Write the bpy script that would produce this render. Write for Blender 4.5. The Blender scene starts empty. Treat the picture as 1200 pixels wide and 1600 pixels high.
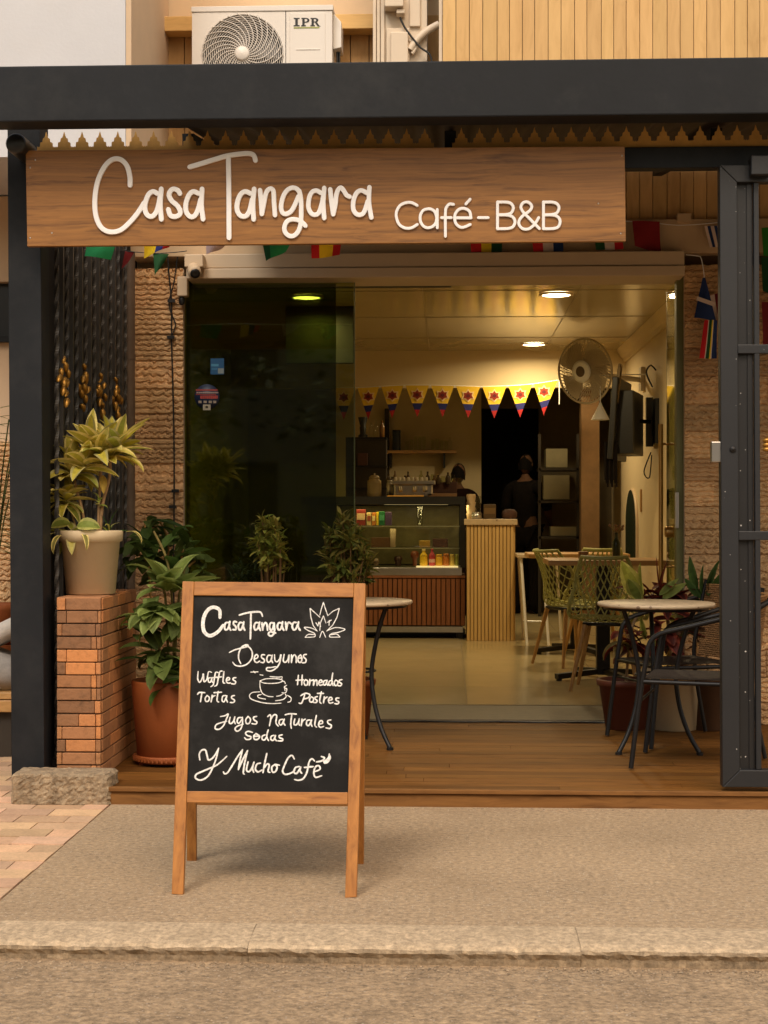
import bpy, math, random
from mathutils import Vector, Matrix
V = Vector
sc = bpy.context.scene
R = math.radians
random.seed(7)

# ---------------------------------------------------------------- camera, sky, sun, exposure
YAW = R(2.4)
EYE = 1.25
FPX = 2400.0            # focal length in photo pixels (photo 1200 x 1600)
cam_d = bpy.data.cameras.new('camera'); cam = bpy.data.objects.new('camera', cam_d)
sc.collection.objects.link(cam); sc.camera = cam
cam.location = (0, 0, EYE); cam.rotation_euler = (R(90), 0, YAW)
cam_d.sensor_fit = 'VERTICAL'; cam_d.sensor_height = 36.0; cam_d.lens = FPX / 1600 * 36.0
cam_d.clip_start = 0.05; cam_d.clip_end = 500

SUN_EL, SUN_AZ = 49, -20      # azimuth: degrees to the left behind the camera
world = bpy.data.worlds.new('World'); sc.world = world; world.use_nodes = True
wn = world.node_tree.nodes; wl = world.node_tree.links
bg = wn['Background']
sky = wn.new('ShaderNodeTexSky'); sky.sky_type = 'NISHITA'; sky.sun_disc = False
sky.sun_elevation = R(SUN_EL); sky.sun_rotation = R(180 + SUN_AZ)
sky.dust_density = 4; sky.air_density = 1.6
warm = wn.new('ShaderNodeMixRGB'); warm.blend_type = 'MULTIPLY'; warm.inputs[0].default_value = 1
warm.inputs[2].default_value = (1.0, 0.89, 0.765, 1)      # warm hazy overcast
wl.new(sky.outputs[0], warm.inputs[1]); wl.new(warm.outputs[0], bg.inputs[0])
bg.inputs[1].default_value = 0.15
sun_d = bpy.data.lights.new('sun', 'SUN'); sun = bpy.data.objects.new('sun', sun_d); sc.collection.objects.link(sun)
sun_d.energy = 1.5; sun_d.angle = R(18); sun_d.color = (1.0, 0.925, 0.83)
sdir = V((math.sin(R(SUN_AZ)) * math.cos(R(SUN_EL)), -math.cos(R(SUN_AZ)) * math.cos(R(SUN_EL)), math.sin(R(SUN_EL))))
sun.location = sdir * 30
sun.rotation_euler = (-sdir).to_track_quat('-Z', 'Y').to_euler()
sc.view_settings.view_transform = 'Standard'; sc.view_settings.look = 'None'
sc.view_settings.exposure = 0.26; sc.view_settings.gamma = 1.0
sc.render.engine = 'CYCLES'
sc.cycles.use_denoising = True
sc.cycles.max_bounces = 8; sc.cycles.transparent_max_bounces = 12
sc.cycles.sample_clamp_indirect = 6; sc.cycles.caustics_reflective = False; sc.cycles.caustics_refractive = False

# ---------------------------------------------------------------- pixel <-> world helpers (photo pixels)
ca, sa = math.cos(YAW), math.sin(YAW)
def ray(px, py):
    cx = (px - 600) / FPX; cz = (800 - py) / FPX
    return V((-sa + cx * ca, ca + cx * sa, cz))
CAM = V((0, 0, EYE))
def P(px, py, Y):
    d = ray(px, py); return CAM + d * (Y / d.y)
def G(px, py, z=0.0):
    d = ray(px, py); return CAM + d * ((z - EYE) / d.z)
def PX(px, X):
    """depth Y where the ray through px crosses the plane X = const"""
    d = ray(px, 800); return X / d.x * d.y
def on_plane(o, n, px, py):
    d = ray(px, py); return CAM + d * ((o - CAM).dot(n) / d.dot(n))

# ---------------------------------------------------------------- materials
def lin(r, g, b):
    f = lambda c: (c / 255 / 12.92) if c / 255 <= .04045 else ((c / 255 + .055) / 1.055) ** 2.4
    return (f(r), f(g), f(b))
def sc3(c, k): return tuple(min(1, x * k) for x in c)
_M = {}
def mat(name, base=(.5, .5, .5), rough=.6, var=.15, scale=6, bump=.15, bscale=60, metal=0, spec=.5, attr=False,
        stretch=(1, 1, 1), detail=6, dirt=None, dirt_amt=.4, dirt_scale=2.5, specks=None, speck_scale=60, speck_amt=.06, coat=0,
        distort=0.0, bdist=.004, grain=0.0, gscale=70, translucent=0.0):
    if name in _M: return _M[name]
    m = bpy.data.materials.new(name); m.use_nodes = True; nt = m.node_tree; N = nt.nodes; L = nt.links
    b = N['Principled BSDF']
    b.inputs['Roughness'].default_value = rough; b.inputs['Metallic'].default_value = metal
    b.inputs['Specular IOR Level'].default_value = spec
    if coat: b.inputs['Coat Weight'].default_value = coat; b.inputs['Coat Roughness'].default_value = .25
    tc = N.new('ShaderNodeTexCoord'); mp = N.new('ShaderNodeMapping'); mp.inputs['Scale'].default_value = stretch
    L.new(tc.outputs['Object'], mp.inputs[0])
    n1 = N.new('ShaderNodeTexNoise'); n1.inputs['Scale'].default_value = scale; n1.inputs['Detail'].default_value = detail
    n1.inputs['Distortion'].default_value = distort; n1.inputs['Roughness'].default_value = .65
    L.new(mp.outputs[0], n1.inputs['Vector'])
    rp = N.new('ShaderNodeValToRGB'); rp.color_ramp.elements[0].position = .28; rp.color_ramp.elements[1].position = .72
    rp.color_ramp.elements[0].color = (*sc3(base, 1 - var), 1); rp.color_ramp.elements[1].color = (*sc3(base, 1 + var), 1)
    L.new(n1.outputs[0], rp.inputs[0]); col = rp.outputs[0]
    def mix(mode, fac, a, bb):
        x = N.new('ShaderNodeMixRGB'); x.blend_type = mode
        if isinstance(fac, float): x.inputs[0].default_value = fac
        else: L.new(fac, x.inputs[0])
        L.new(a, x.inputs[1])
        if isinstance(bb, tuple): x.inputs[2].default_value = (*bb, 1)
        else: L.new(bb, x.inputs[2])
        return x.outputs[0]
    if attr:
        at = N.new('ShaderNodeAttribute'); at.attribute_name = 'Col'; col = mix('MULTIPLY', 1.0, col, at.outputs['Color'])
    if grain:
        n5 = N.new('ShaderNodeTexNoise'); n5.inputs['Scale'].default_value = gscale; n5.inputs['Detail'].default_value = 6; n5.inputs['Roughness'].default_value = .75
        L.new(tc.outputs['Object'], n5.inputs['Vector'])
        r5 = N.new('ShaderNodeValToRGB'); r5.color_ramp.elements[0].position = .34; r5.color_ramp.elements[1].position = .66
        r5.color_ramp.elements[0].color = (1 - grain,) * 3 + (1,); r5.color_ramp.elements[1].color = (1 + grain,) * 3 + (1,)
        L.new(n5.outputs[0], r5.inputs[0]); col = mix('MULTIPLY', 1.0, col, r5.outputs[0])
    if dirt:
        n2 = N.new('ShaderNodeTexNoise'); n2.inputs['Scale'].default_value = dirt_scale; n2.inputs['Detail'].default_value = 8
        n2.inputs['Roughness'].default_value = .7
        L.new(tc.outputs['Object'], n2.inputs['Vector'])
        r2 = N.new('ShaderNodeValToRGB'); r2.color_ramp.elements[0].position = .48; r2.color_ramp.elements[1].position = .72
        r2.color_ramp.elements[1].color = (dirt_amt,) * 3 + (1,)
        L.new(n2.outputs[0], r2.inputs[0]); col = mix('MIX', r2.outputs[0], col, dirt)
    if specks:
        vo = N.new('ShaderNodeTexVoronoi'); vo.inputs['Scale'].default_value = speck_scale
        L.new(tc.outputs['Object'], vo.inputs['Vector'])
        wh = N.new('ShaderNodeSeparateColor'); L.new(vo.outputs['Color'], wh.inputs[0])
        # only some cells carry a speck, of varying size
        mm = N.new('ShaderNodeMath'); mm.operation = 'MULTIPLY'; mm.inputs[1].default_value = speck_amt * 2
        pw = N.new('ShaderNodeMath'); pw.operation = 'POWER'; pw.inputs[1].default_value = 4
        L.new(wh.outputs[0], pw.inputs[0]); L.new(pw.outputs[0], mm.inputs[0])
        lt = N.new('ShaderNodeMath'); lt.operation = 'LESS_THAN'
        L.new(vo.outputs['Distance'], lt.inputs[0]); L.new(mm.outputs[0], lt.inputs[1])
        col = mix('MIX', lt.outputs[0], col, specks)
    L.new(col, b.inputs['Base Color'])
    if bump:
        n3 = N.new('ShaderNodeTexNoise'); n3.inputs['Scale'].default_value = bscale; n3.inputs['Detail'].default_value = 5
        L.new(mp.outputs[0], n3.inputs['Vector'])
        bp = N.new('ShaderNodeBump'); bp.inputs['Strength'].default_value = bump; bp.inputs['Distance'].default_value = bdist
        L.new(n3.outputs[0], bp.inputs['Height']); L.new(bp.outputs[0], b.inputs['Normal'])
    if translucent:
        tb = N.new('ShaderNodeBsdfTranslucent'); L.new(col, tb.inputs['Color']); ms = N.new('ShaderNodeMixShader'); ms.inputs[0].default_value = translucent
        L.new(b.outputs[0], ms.inputs[1]); L.new(tb.outputs[0], ms.inputs[2]); L.new(ms.outputs[0], N['Material Output'].inputs[0])
    _M[name] = m; return m
def wood(name, light, dark, rough=.5, axis='X', scale=3.0, stretch=14, attr=False, bump=.12, coat=0, spec=.5):
    if name in _M: return _M[name]
    m = bpy.data.materials.new(name); m.use_nodes = True; nt = m.node_tree; N = nt.nodes; L = nt.links
    b = N['Principled BSDF']; b.inputs['Roughness'].default_value = rough; b.inputs['Specular IOR Level'].default_value = spec
    if coat: b.inputs['Coat Weight'].default_value = coat; b.inputs['Coat Roughness'].default_value = .2
    tc = N.new('ShaderNodeTexCoord'); mp = N.new('ShaderNodeMapping')
    s = {'X': (1, stretch, stretch), 'Y': (stretch, 1, stretch), 'Z': (stretch, stretch, 1)}[axis]
    mp.inputs['Scale'].default_value = s; L.new(tc.outputs['Object'], mp.inputs[0])
    n0 = N.new('ShaderNodeTexNoise'); n0.inputs['Scale'].default_value = 2.2; n0.inputs['Detail'].default_value = 3
    L.new(tc.outputs['Object'], n0.inputs['Vector'])
    ad = N.new('ShaderNodeVectorMath'); ad.operation = 'MULTIPLY_ADD'
    L.new(n0.outputs['Color'], ad.inputs[0]); ad.inputs[1].default_value = (1.0, 1.0, 1.0); L.new(mp.outputs[0], ad.inputs[2])
    n1 = N.new('ShaderNodeTexNoise'); n1.inputs['Scale'].default_value = scale; n1.inputs['Detail'].default_value = 9
    n1.inputs['Roughness'].default_value = .62; n1.inputs['Distortion'].default_value = .5
    L.new(ad.outputs[0], n1.inputs['Vector'])
    rp = N.new('ShaderNodeValToRGB'); e = rp.color_ramp.elements
    e[0].position = .3; e[0].color = (*dark, 1); e[1].position = .66; e[1].color = (*light, 1)
    md = e.new(.47); md.color = (*[(x * .6 + y * .4) for x, y in zip(light, dark)], 1)
    L.new(n1.outputs[0], rp.inputs[0]); col = rp.outputs[0]
    if attr:
        at = N.new('ShaderNodeAttribute'); at.attribute_name = 'Col'
        x = N.new('ShaderNodeMixRGB'); x.blend_type = 'MULTIPLY'; x.inputs[0].default_value = 1
        L.new(col, x.inputs[1]); L.new(at.outputs['Color'], x.inputs[2]); col = x.outputs[0]
    L.new(col, b.inputs['Base Color'])
    bp = N.new('ShaderNodeBump'); bp.inputs['Strength'].default_value = bump; bp.inputs['Distance'].default_value = .003
    L.new(n1.outputs[0], bp.inputs['Height']); L.new(bp.outputs[0], b.inputs['Normal'])
    _M[name] = m; return m
def glass(name, tint, rough=0.0, refl=1.0):
    if name in _M: return _M[name]
    m = bpy.data.materials.new(name); m.use_nodes = True; nt = m.node_tree; N = nt.nodes; L = nt.links
    N.remove(N['Principled BSDF']); out = N['Material Output']
    tr = N.new('ShaderNodeBsdfTransparent'); tr.inputs[0].default_value = (*tint, 1)
    gl = N.new('ShaderNodeBsdfGlossy'); gl.inputs['Roughness'].default_value = rough; gl.inputs['Color'].default_value = (refl, refl, refl, 1)
    lw = N.new('ShaderNodeLayerWeight'); lw.inputs[0].default_value = .5
    pw = N.new('ShaderNodeMath'); pw.operation = 'POWER'; pw.inputs[1].default_value = 5; L.new(lw.outputs['Facing'], pw.inputs[0])
    ma = N.new('ShaderNodeMath'); ma.operation = 'MULTIPLY_ADD'; ma.inputs[1].default_value = .95; ma.inputs[2].default_value = .045; L.new(pw.outputs[0], ma.inputs[0])
    mx = N.new('ShaderNodeMixShader'); L.new(ma.outputs[0], mx.inputs[0]); L.new(tr.outputs[0], mx.inputs[1]); L.new(gl.outputs[0], mx.inputs[2])
    L.new(mx.outputs[0], out.inputs[0]); _M[name] = m; return m
def emit(name, col, strength):
    if name in _M: return _M[name]
    m = bpy.data.materials.new(name); m.use_nodes = True; b = m.node_tree.nodes['Principled BSDF']
    b.inputs['Base Color'].default_value = (.8, .8, .8, 1)
    b.inputs['Emission Color'].default_value = (*col, 1); b.inputs['Emission Strength'].default_value = strength
    _M[name] = m; return m

# ---------------------------------------------------------------- mesh builder
class MB:
    def __init__(s): s.v = []; s.f = []; s.c = []; s.sm = []
    def add(s, verts, faces, col=(1, 1, 1), smooth=False):
        o = len(s.v); s.v += [V(p) for p in verts]
        for i, f in enumerate(faces):
            s.f.append(tuple(o + k for k in f)); s.c.append(col[i] if isinstance(col, list) else col); s.sm.append(smooth)
        return s
    def box(s, a, b, col=(1, 1, 1)):
        x0, x1 = sorted((a[0], b[0])); y0, y1 = sorted((a[1], b[1])); z0, z1 = sorted((a[2], b[2]))
        p = [(x0, y0, z0), (x1, y0, z0), (x1, y1, z0), (x0, y1, z0), (x0, y0, z1), (x1, y0, z1), (x1, y1, z1), (x0, y1, z1)]
        return s.add(p, [(0, 3, 2, 1), (4, 5, 6, 7), (0, 1, 5, 4), (1, 2, 6, 5), (2, 3, 7, 6), (3, 0, 4, 7)], col)
    def obox(s, c, size, rot=None, col=(1, 1, 1)):
        """box centred on c, size, rotated by a 3x3 matrix"""
        q = []
        for z in (-.5, .5):
            for x, y in ((-.5, -.5), (.5, -.5), (.5, .5), (-.5, .5)):
                p = V((x * size[0], y * size[1], z * size[2])); q.append(V(c) + (rot @ p if rot else p))
        return s.add(q, [(0, 3, 2, 1), (4, 5, 6, 7), (0, 1, 5, 4), (1, 2, 6, 5), (2, 3, 7, 6), (3, 0, 4, 7)], col)
    def bar(s, p0, p1, w, h, side=V((1, 0, 0)), col=(1, 1, 1)):
        """rectangular bar p0-p1, w along side, h along the third direction"""
        p0, p1 = V(p0), V(p1); d = (p1 - p0).normalized(); sd = (side - d * side.dot(d)).normalized(); n = d.cross(sd)
        q = []
        for p in (p0, p1):
            for a, b in ((-.5, -.5), (.5, -.5), (.5, .5), (-.5, .5)): q.append(p + sd * (a * w) + n * (b * h))
        return s.add(q, [(0, 3, 2, 1), (4, 5, 6, 7), (0, 1, 5, 4), (1, 2, 6, 5), (2, 3, 7, 6), (3, 0, 4, 7)], col)
    def prism(s, poly, ext, col=(1, 1, 1)):
        n = len(poly); poly = [V(p) for p in poly]; ext = V(ext)
        f = [tuple(range(n)), tuple(range(2 * n - 1, n - 1, -1))] + [(i, i + n, (i + 1) % n + n, (i + 1) % n) for i in range(n)]
        return s.add(poly + [p + ext for p in poly], f, col)
    def tube(s, path, r, n=10, closed=False, col=(1, 1, 1), caps=True, flat=None, twist=0.0):
        path = [V(p) for p in path]; m = len(path); rings = []; prev = None
        for i, p in enumerate(path):
            if closed: t = path[(i + 1) % m] - path[i - 1]
            else: t = path[min(i + 1, m - 1)] - path[max(i - 1, 0)]
            t.normalize()
            if prev is None:
                a = V((0, 0, 1)) if abs(t.z) < .9 else V((1, 0, 0)); u = (a - t * a.dot(t)).normalized()
            else: u = (prev - t * prev.dot(t)).normalized()
            prev = u; w = t.cross(u); rr = r[i] if isinstance(r, (list, tuple)) else r
            ring = []
            for k in range(n):
                a = 2 * math.pi * k / n + twist * i
                ring.append(p + u * (math.cos(a) * rr) + w * (math.sin(a) * rr * (flat or 1)))
            rings.append(ring)
        vs = [q for rg in rings for q in rg]; fs = []
        for i in range(m if closed else m - 1):
            a, b = i * n, ((i + 1) % m) * n
            for k in range(n): fs.append((a + k, a + (k + 1) % n, b + (k + 1) % n, b + k))
        s.add(vs, fs, col, smooth=n > 4)
        if caps and not closed:
            s.add(rings[0], [tuple(range(n - 1, -1, -1))], col); s.add(rings[-1], [tuple(range(n))], col)
        return s
    def lathe(s, prof, c, n=32, col=(1, 1, 1), axis='Z', caps=(True, True), rot=None, smooth=True, sy=1.0):
        c = V(c); rings = []
        for r, h in prof:
            rg = []
            for k in range(n):
                a = 2 * math.pi * k / n; x, y = math.cos(a) * r, math.sin(a) * r * sy
                p = {'Z': V((x, y, h)), 'Y': V((x, h, y)), 'X': V((h, x, y))}[axis]
                rg.append(c + (rot @ p if rot else p))
            rings.append(rg)
        vs = [q for rg in rings for q in rg]; fs = []
        for i in range(len(prof) - 1):
            for k in range(n): fs.append((i * n + k, i * n + (k + 1) % n, (i + 1) * n + (k + 1) % n, (i + 1) * n + k))
        s.add(vs, fs, col, smooth)
        if caps[0] and prof[0][0] > 1e-5: s.add(rings[0], [tuple(range(n - 1, -1, -1))], col)
        if caps[1] and prof[-1][0] > 1e-5: s.add(rings[-1], [tuple(range(n))], col)
        return s
    def grid(s, fn, nu, nv, col=(1, 1, 1), smooth=True, flip=False):
        vs = [fn(i / nu, j / nv) for j in range(nv + 1) for i in range(nu + 1)]
        fs = []
        for j in range(nv):
            for i in range(nu):
                a = j * (nu + 1) + i; q = (a, a + 1, a + nu + 2, a + nu + 1); fs.append(q[::-1] if flip else q)
        return s.add(vs, fs, col, smooth)
    def build(s, name, m, parent=None, bevel=0, origin=None, local=False):
        me = bpy.data.meshes.new(name); o = bpy.data.objects.new(name, me); sc.collection.objects.link(o)
        if parent is not None:
            off = V((0, 0, 0)) if local else V(parent.get('_w', (0, 0, 0))) ; o.parent = parent; o['_w'] = list(off)
        else:
            if origin is None:
                xs = [p.x for p in s.v]; ys = [p.y for p in s.v]; zs = [p.z for p in s.v]
                origin = V(((min(xs) + max(xs)) / 2, (min(ys) + max(ys)) / 2, min(zs)))
            off = V(origin); o.location = off; o['_w'] = list(off)
        me.from_pydata([p - off for p in s.v], [], s.f)
        ca_ = me.color_attributes.new('Col', 'FLOAT_COLOR', 'CORNER')
        buf = []
        for f, c in zip(s.f, s.c): buf += [c[0], c[1], c[2], 1.0] * len(f)
        ca_.data.foreach_set('color', buf)
        me.polygons.foreach_set('use_smooth', s.sm)
        me.materials.append(m); me.validate(); me.update()
        if bevel:
            bv = o.modifiers.new('bevel', 'BEVEL'); bv.width = bevel; bv.segments = 2; bv.limit_method = 'ANGLE'; bv.angle_limit = R(40)
        return o
def tag(o, label=None, cat=None, group=None, kind=None):
    if label: o['label'] = label
    if cat: o['category'] = cat
    if group: o['group'] = group
    if kind: o['kind'] = kind
    return o
def thing(name, label, cat, loc, group=None, rz=0):
    o = bpy.data.objects.new(name, None); sc.collection.objects.link(o); o.empty_display_size = .1
    o.location = loc; o.rotation_euler = (0, 0, rz); o['_w'] = list(V(loc))
    return tag(o, label, cat, group)
def copy_tree(o, parent=None, loc=None, rz=None, label=None):
    c = o.copy(); sc.collection.objects.link(c)
    if parent: c.parent = parent
    for ch in list(o.children): copy_tree(ch, c)
    if loc is not None: c.location = loc; c['_w'] = list(V(loc))
    if rz is not None: c.rotation_euler = (0, 0, rz)
    if label: c['label'] = label
    return c
def spline(pts, step=1.0, closed=False):
    """Catmull-Rom through 2-D or 3-D points"""
    n = len(pts[0]); out = []; m = len(pts)
    if m == 2 and not closed:
        k = max(1, int(math.dist(*pts) / step))
        return [tuple(pts[0][d] + (pts[1][d] - pts[0][d]) * i / k for d in range(n)) for i in range(k + 1)]
    for i in range(m if closed else m - 1):
        if closed: p0, p1, p2, p3 = pts[i - 1], pts[i], pts[(i + 1) % m], pts[(i + 2) % m]
        else: p0, p1, p2, p3 = pts[max(i - 1, 0)], pts[i], pts[i + 1], pts[min(i + 2, m - 1)]
        k = max(2, int(math.dist(p1, p2) / step))
        for j in range(k):
            t = j / k
            out.append(tuple(.5 * (2 * p1[d] + (p2[d] - p0[d]) * t + (2 * p0[d] - 5 * p1[d] + 4 * p2[d] - p3[d]) * t * t
                                   + (3 * p1[d] - p0[d] - 3 * p2[d] + p3[d]) * t ** 3) for d in range(n)))
    if not closed: out.append(tuple(pts[-1]))
    return out
def stroke(mb, pts, w, nrm, thick, taper=0.0, sink=.0008, jit=0.0):
    """a raised round-ended stroke of half width w lying on a plane with normal nrm"""
    pts = [V(p) for p in pts]; n = len(pts)
    T = [(pts[min(i + 1, n - 1)] - pts[max(i - 1, 0)]).normalized() for i in range(n)]
    L = [(p, t, 1.0) for p, t in zip(pts, T)]
    head = [(pts[0] - T[0] * (w * math.sin(a)), T[0], math.cos(a)) for a in (R(84), R(60), R(30))]
    tail = [(pts[-1] + T[-1] * (w * math.sin(a)), T[-1], math.cos(a)) for a in (R(30), R(60), R(84))]
    L = head + L + tail; vs = []; fs = []; m = 7; cnt = len(L)
    for i, (p, t, k) in enumerate(L):
        sd = nrm.cross(t).normalized(); u = i / (cnt - 1)
        ww = w * k * (1 - taper * (abs(2 * u - 1) ** 3)) * (1 + jit * random.uniform(-1, 1))
        for a, h in ((-1, -sink), (-1, thick * .88), (-.86, thick), (0, thick * 1.03), (.86, thick), (1, thick * .88), (1, -sink)):
            vs.append(p + sd * (a * ww) + nrm * h)
    for i in range(cnt - 1):
        for k in range(m - 1): fs.append((i * m + k, i * m + k + 1, (i + 1) * m + k + 1, (i + 1) * m + k))
    fs.append(tuple(range(m))); fs.append(tuple(range(cnt * m - 1, cnt * m - m - 1, -1)))
    mb.add(vs, fs, (1, 1, 1), False)
def leaf(mb, base, d, L, W, droop=.6, cin=(.1, .2, .04), cedge=None, nseg=6, fold=.25, roll=0.0, shape=.8, tip=1.0):
    d = V(d).normalized(); up = V((0, 0, 1)); p = V(base); cedge = cedge or cin
    vs = []; cols = []; side = d.cross(up)
    if side.length < .05: side = V((math.cos(roll * 9), math.sin(roll * 9), 0))
    side.normalize(); side = Matrix.Rotation(roll, 3, d) @ side
    for i in range(nseg + 1):
        t = i / nseg
        w = W * (math.sin(math.pi * min(1, max(0, t)) ** shape) ** .75 if 0 < t < 1 else .04 * (1 if i == 0 else .3))
        n = side.cross(d).normalized()
        for a in (-1, -.55, 0, .55, 1): vs.append(p + side * (a * w) + n * (abs(a) * w * fold))
        p = p + d * (L / nseg)
        ax = side
        d = (Matrix.Rotation(-droop / nseg * (1 + t), 3, ax) @ d).normalized()
    fs = []
    for i in range(nseg):
        for k in range(4):
            a = i * 5 + k; fs.append((a, a + 1, a + 6, a + 5))
            c = cedge if k in (0, 3) else cin; j = random.uniform(.85, 1.15); cols.append(tuple(x * j for x in c))
    mb.add(vs, fs, cols, True)
def bake(path, r, n=6): return MB().tube(path, r, n)
# ---------------------------------------------------------------- materials of the place
CONC = mat('concrete', (.385, .275, .165), .95, .16, 3, .8, 60, grain=.42, gscale=50, dirt=(.21, .145, .082), dirt_amt=.75, dirt_scale=1.5, specks=(.50, .41, .30), speck_scale=150, speck_amt=.26, bdist=.006)
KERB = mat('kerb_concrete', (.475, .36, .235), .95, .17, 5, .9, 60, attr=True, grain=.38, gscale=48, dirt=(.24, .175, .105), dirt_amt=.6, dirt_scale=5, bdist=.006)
ROAD = mat('road_asphalt', (.335, .235, .138), .95, .22, 8, 1.0, 55, grain=.48, gscale=44, dirt=(.17, .115, .065), dirt_amt=.55, dirt_scale=2.2, specks=(.42, .33, .24), speck_scale=110, speck_amt=.22, bdist=.008)
PAVER = mat('paver_brick', (.64, .425, .27), .9, .12, 9, .5, 70, attr=True, grain=.14, gscale=80, dirt=(.40, .28, .2), dirt_amt=.35)
ROCK = mat('rough_stone', (.27, .20, .125), .95, .45, 22, 1.0, 45, grain=.3, gscale=60, dirt=(.46, .36, .24), dirt_amt=.6, dirt_scale=18, bdist=.012)
STEEL = mat('dark_steel_paint', (.0080, .0098, .0128), .6, .22, 3, .12, 40, dirt=(.028, .029, .030), dirt_amt=.6, dirt_scale=2.6, spec=.28, stretch=(1, 1, 1))
GATEST = mat('gate_steel_paint', (.013, .014, .0165), .48, .15, 4, .10, 90, specks=(.40, .39, .37), speck_scale=42, speck_amt=.06)
GATEDK = mat('gate_sheet_paint', (.009, .009, .010), .45, .2, 4, .10, 90, specks=(.50, .48, .45), speck_scale=52, speck_amt=.10)
IRON = mat('black_iron', (.011, .010, .010), .45, .25, 20, .15, 120, spec=.35)
WALNUT = wood('sign_walnut', (.335, .148, .034), (.130, .052, .011), .45, 'X', 2.6, 26)
FRAMEW = wood('board_frame_wood', (.46, .19, .040), (.22, .075, .013), .5, 'Z', 4, 12, bump=.2)
FRAMEH = wood('board_rail_wood', (.46, .19, .040), (.22, .075, .013), .5, 'X', 4, 12, bump=.2)
CHALKB = mat('chalkboard_black', (.014, .0135, .013), .85, .25, 4, .05, 120, dirt=(.052, .051, .049), dirt_amt=.6, dirt_scale=4, spec=.2)
CHALK = mat('white_chalk', (.76, .74, .71), .95, .34, 110, .5, 120)
WHITEP = mat('white_letter_paint', (.88, .87, .87), .4, .03, 5, .02, 60)
DECKW = wood('deck_boards', (.205, .088, .018), (.070, .028, .005), .6, 'X', 2.2, 22, attr=True, spec=.18)
DECKE = wood('deck_edge_wood', (.24, .11, .032), (.10, .042, .012), .7, 'X', 2.4, 14, spec=.2)
BRICKM = mat('pillar_brick_slips', (.43, .205, .085), .8, .45, 22, .9, 55, attr=True, dirt=(.12, .055, .025), dirt_amt=.65, dirt_scale=22, detail=9)
MORTAR = mat('dark_mortar', (.10, .06, .035), .95, .2, 20, .3, 90)
CLAD = mat('stone_cladding', (.58, .385, .205), .9, .22, 16, .5, 90, attr=True, dirt=(.45, .26, .14), dirt_amt=.4, dirt_scale=9)
CREAM = mat('cream_painted_board', (.60, .43, .26), .6, .06, 3, .05, 40, dirt=(.42, .30, .18), dirt_amt=.25)
SHUT = mat('shutter_box_cream', (.62, .47, .31), .5, .05, 3, .03, 40)
PLANK = wood('yellow_planks', (.70, .445, .18), (.56, .335, .12), .65, 'Z', 2.2, 10, attr=True, bump=.08)
FRET = mat('ochre_fretwork', (.58, .33, .085), .6, .15, 12, .1, 60)
WHITEW = mat('white_stucco', (.60, .61, .645), .9, .04, 2, .2, 60, dirt=(.6, .57, .54), dirt_amt=.25)
BEIGEW = mat('beige_stucco', (.62, .46, .31), .9, .06, 3, .2, 60)
TIMBER = wood('yellow_timber', (.72, .45, .16), (.56, .33, .10), .6, 'X', 3, 10)
ACW = mat('ac_white_metal', (.75, .70, .64), .42, .03, 3, .02, 60)
ACDK = mat('ac_dark_inside', (.035, .030, .026), .6, .3, 12, .1, 60)
UTIL = mat('utility_cream_plastic', (.70, .58, .44), .5, .05, 4, .05, 60)
BLACKP = mat('black_plastic', (.012, .012, .012), .4, .1, 8, .03, 60)
DARKROOF = mat('roof_sheet_dark', (.055, .04, .028), .7, .2, 5, .1, 60)
POTB = mat('beige_pot', (.60, .47, .29), .7, .10, 5, .25, 60, dirt=(.42, .32, .2), dirt_amt=.35)
TERRA = mat('terracotta', (.25, .062, .009), .7, .14, 5, .2, 60, dirt=(.30, .08, .02), dirt_amt=.4)
SOIL = mat('soil', (.05, .03, .02), 1, .3, 40, .6, 60)
LEAF = mat('leaf', (1, 1, 1), .55, .22, 30, .2, 60, attr=True, spec=.25, translucent=.42)
STEM = mat('stem', (.30, .20, .10), .8, .2, 30, .3, 80, attr=True)
FLAG = mat('flag_cloth', (1, 1, 1), .85, .06, 60, .1, 200, attr=True)
GOLD = mat('gold_paint', (.44, .23, .045), .38, .2, 20, .1, 60, metal=.7)
CHROME = mat('chrome', (.55, .53, .5), .3, .1, 8, .02, 60, metal=1)
BRASS = mat('handle_brass', (.60, .36, .12), .35, .1, 8, .02, 60, metal=.8)
GREENG = glass('green_tinted_glass', (.39, .44, .235), .025)
GREENG1 = glass('green_glass_single', (.66, .71, .44), .025)
CLEARG = glass('clear_glass', (.94, .95, .92), 0, .7)
IWALL = mat('interior_cream_wall', (.72, .58, .36), .75, .04, 2, .05, 40)
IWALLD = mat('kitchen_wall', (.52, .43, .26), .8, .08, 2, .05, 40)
ICEIL = mat('gloss_ceiling_panels', (.44, .36, .21), .15, .03, 2, .012, 3, spec=.5)
ITILE = mat('floor_tile', (.47, .375, .20), .20, .07, 2.5, .015, 8, attr=True)
GROUT = mat('grout', (.22, .17, .1), .9, .1)
SLATL = wood('counter_oak_slats', (.64, .43, .17), (.52, .33, .12), .55, 'Z', 3, 12)
SLATR = wood('red_brown_slats', (.24, .085, .03), (.15, .05, .018), .5, 'Z', 3, 12)
TABLEW = wood('table_top_wood', (.50, .28, .10), (.36, .19, .06), .45, 'X', 3, 12)
LEGW = wood('chair_leg_wood', (.45, .25, .085), (.32, .165, .05), .5, 'Z', 4, 10)
LIME = mat('olive_green_plastic', (.36, .36, .12), .5, .08, 6, .03, 60)
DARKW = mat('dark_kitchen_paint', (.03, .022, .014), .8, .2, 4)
DKCLOTH = mat('dark_cloth', (.009, .007, .0065), .95, .25, 20, .5, 40, spec=.1)
SKIN = mat('skin', (.11, .055, .032), .7, .1, 12, .05, 60, spec=.2)
HAIR = mat('black_hair', (.006, .0045, .004), .85, .3, 40, .8, 90, spec=.1)
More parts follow.
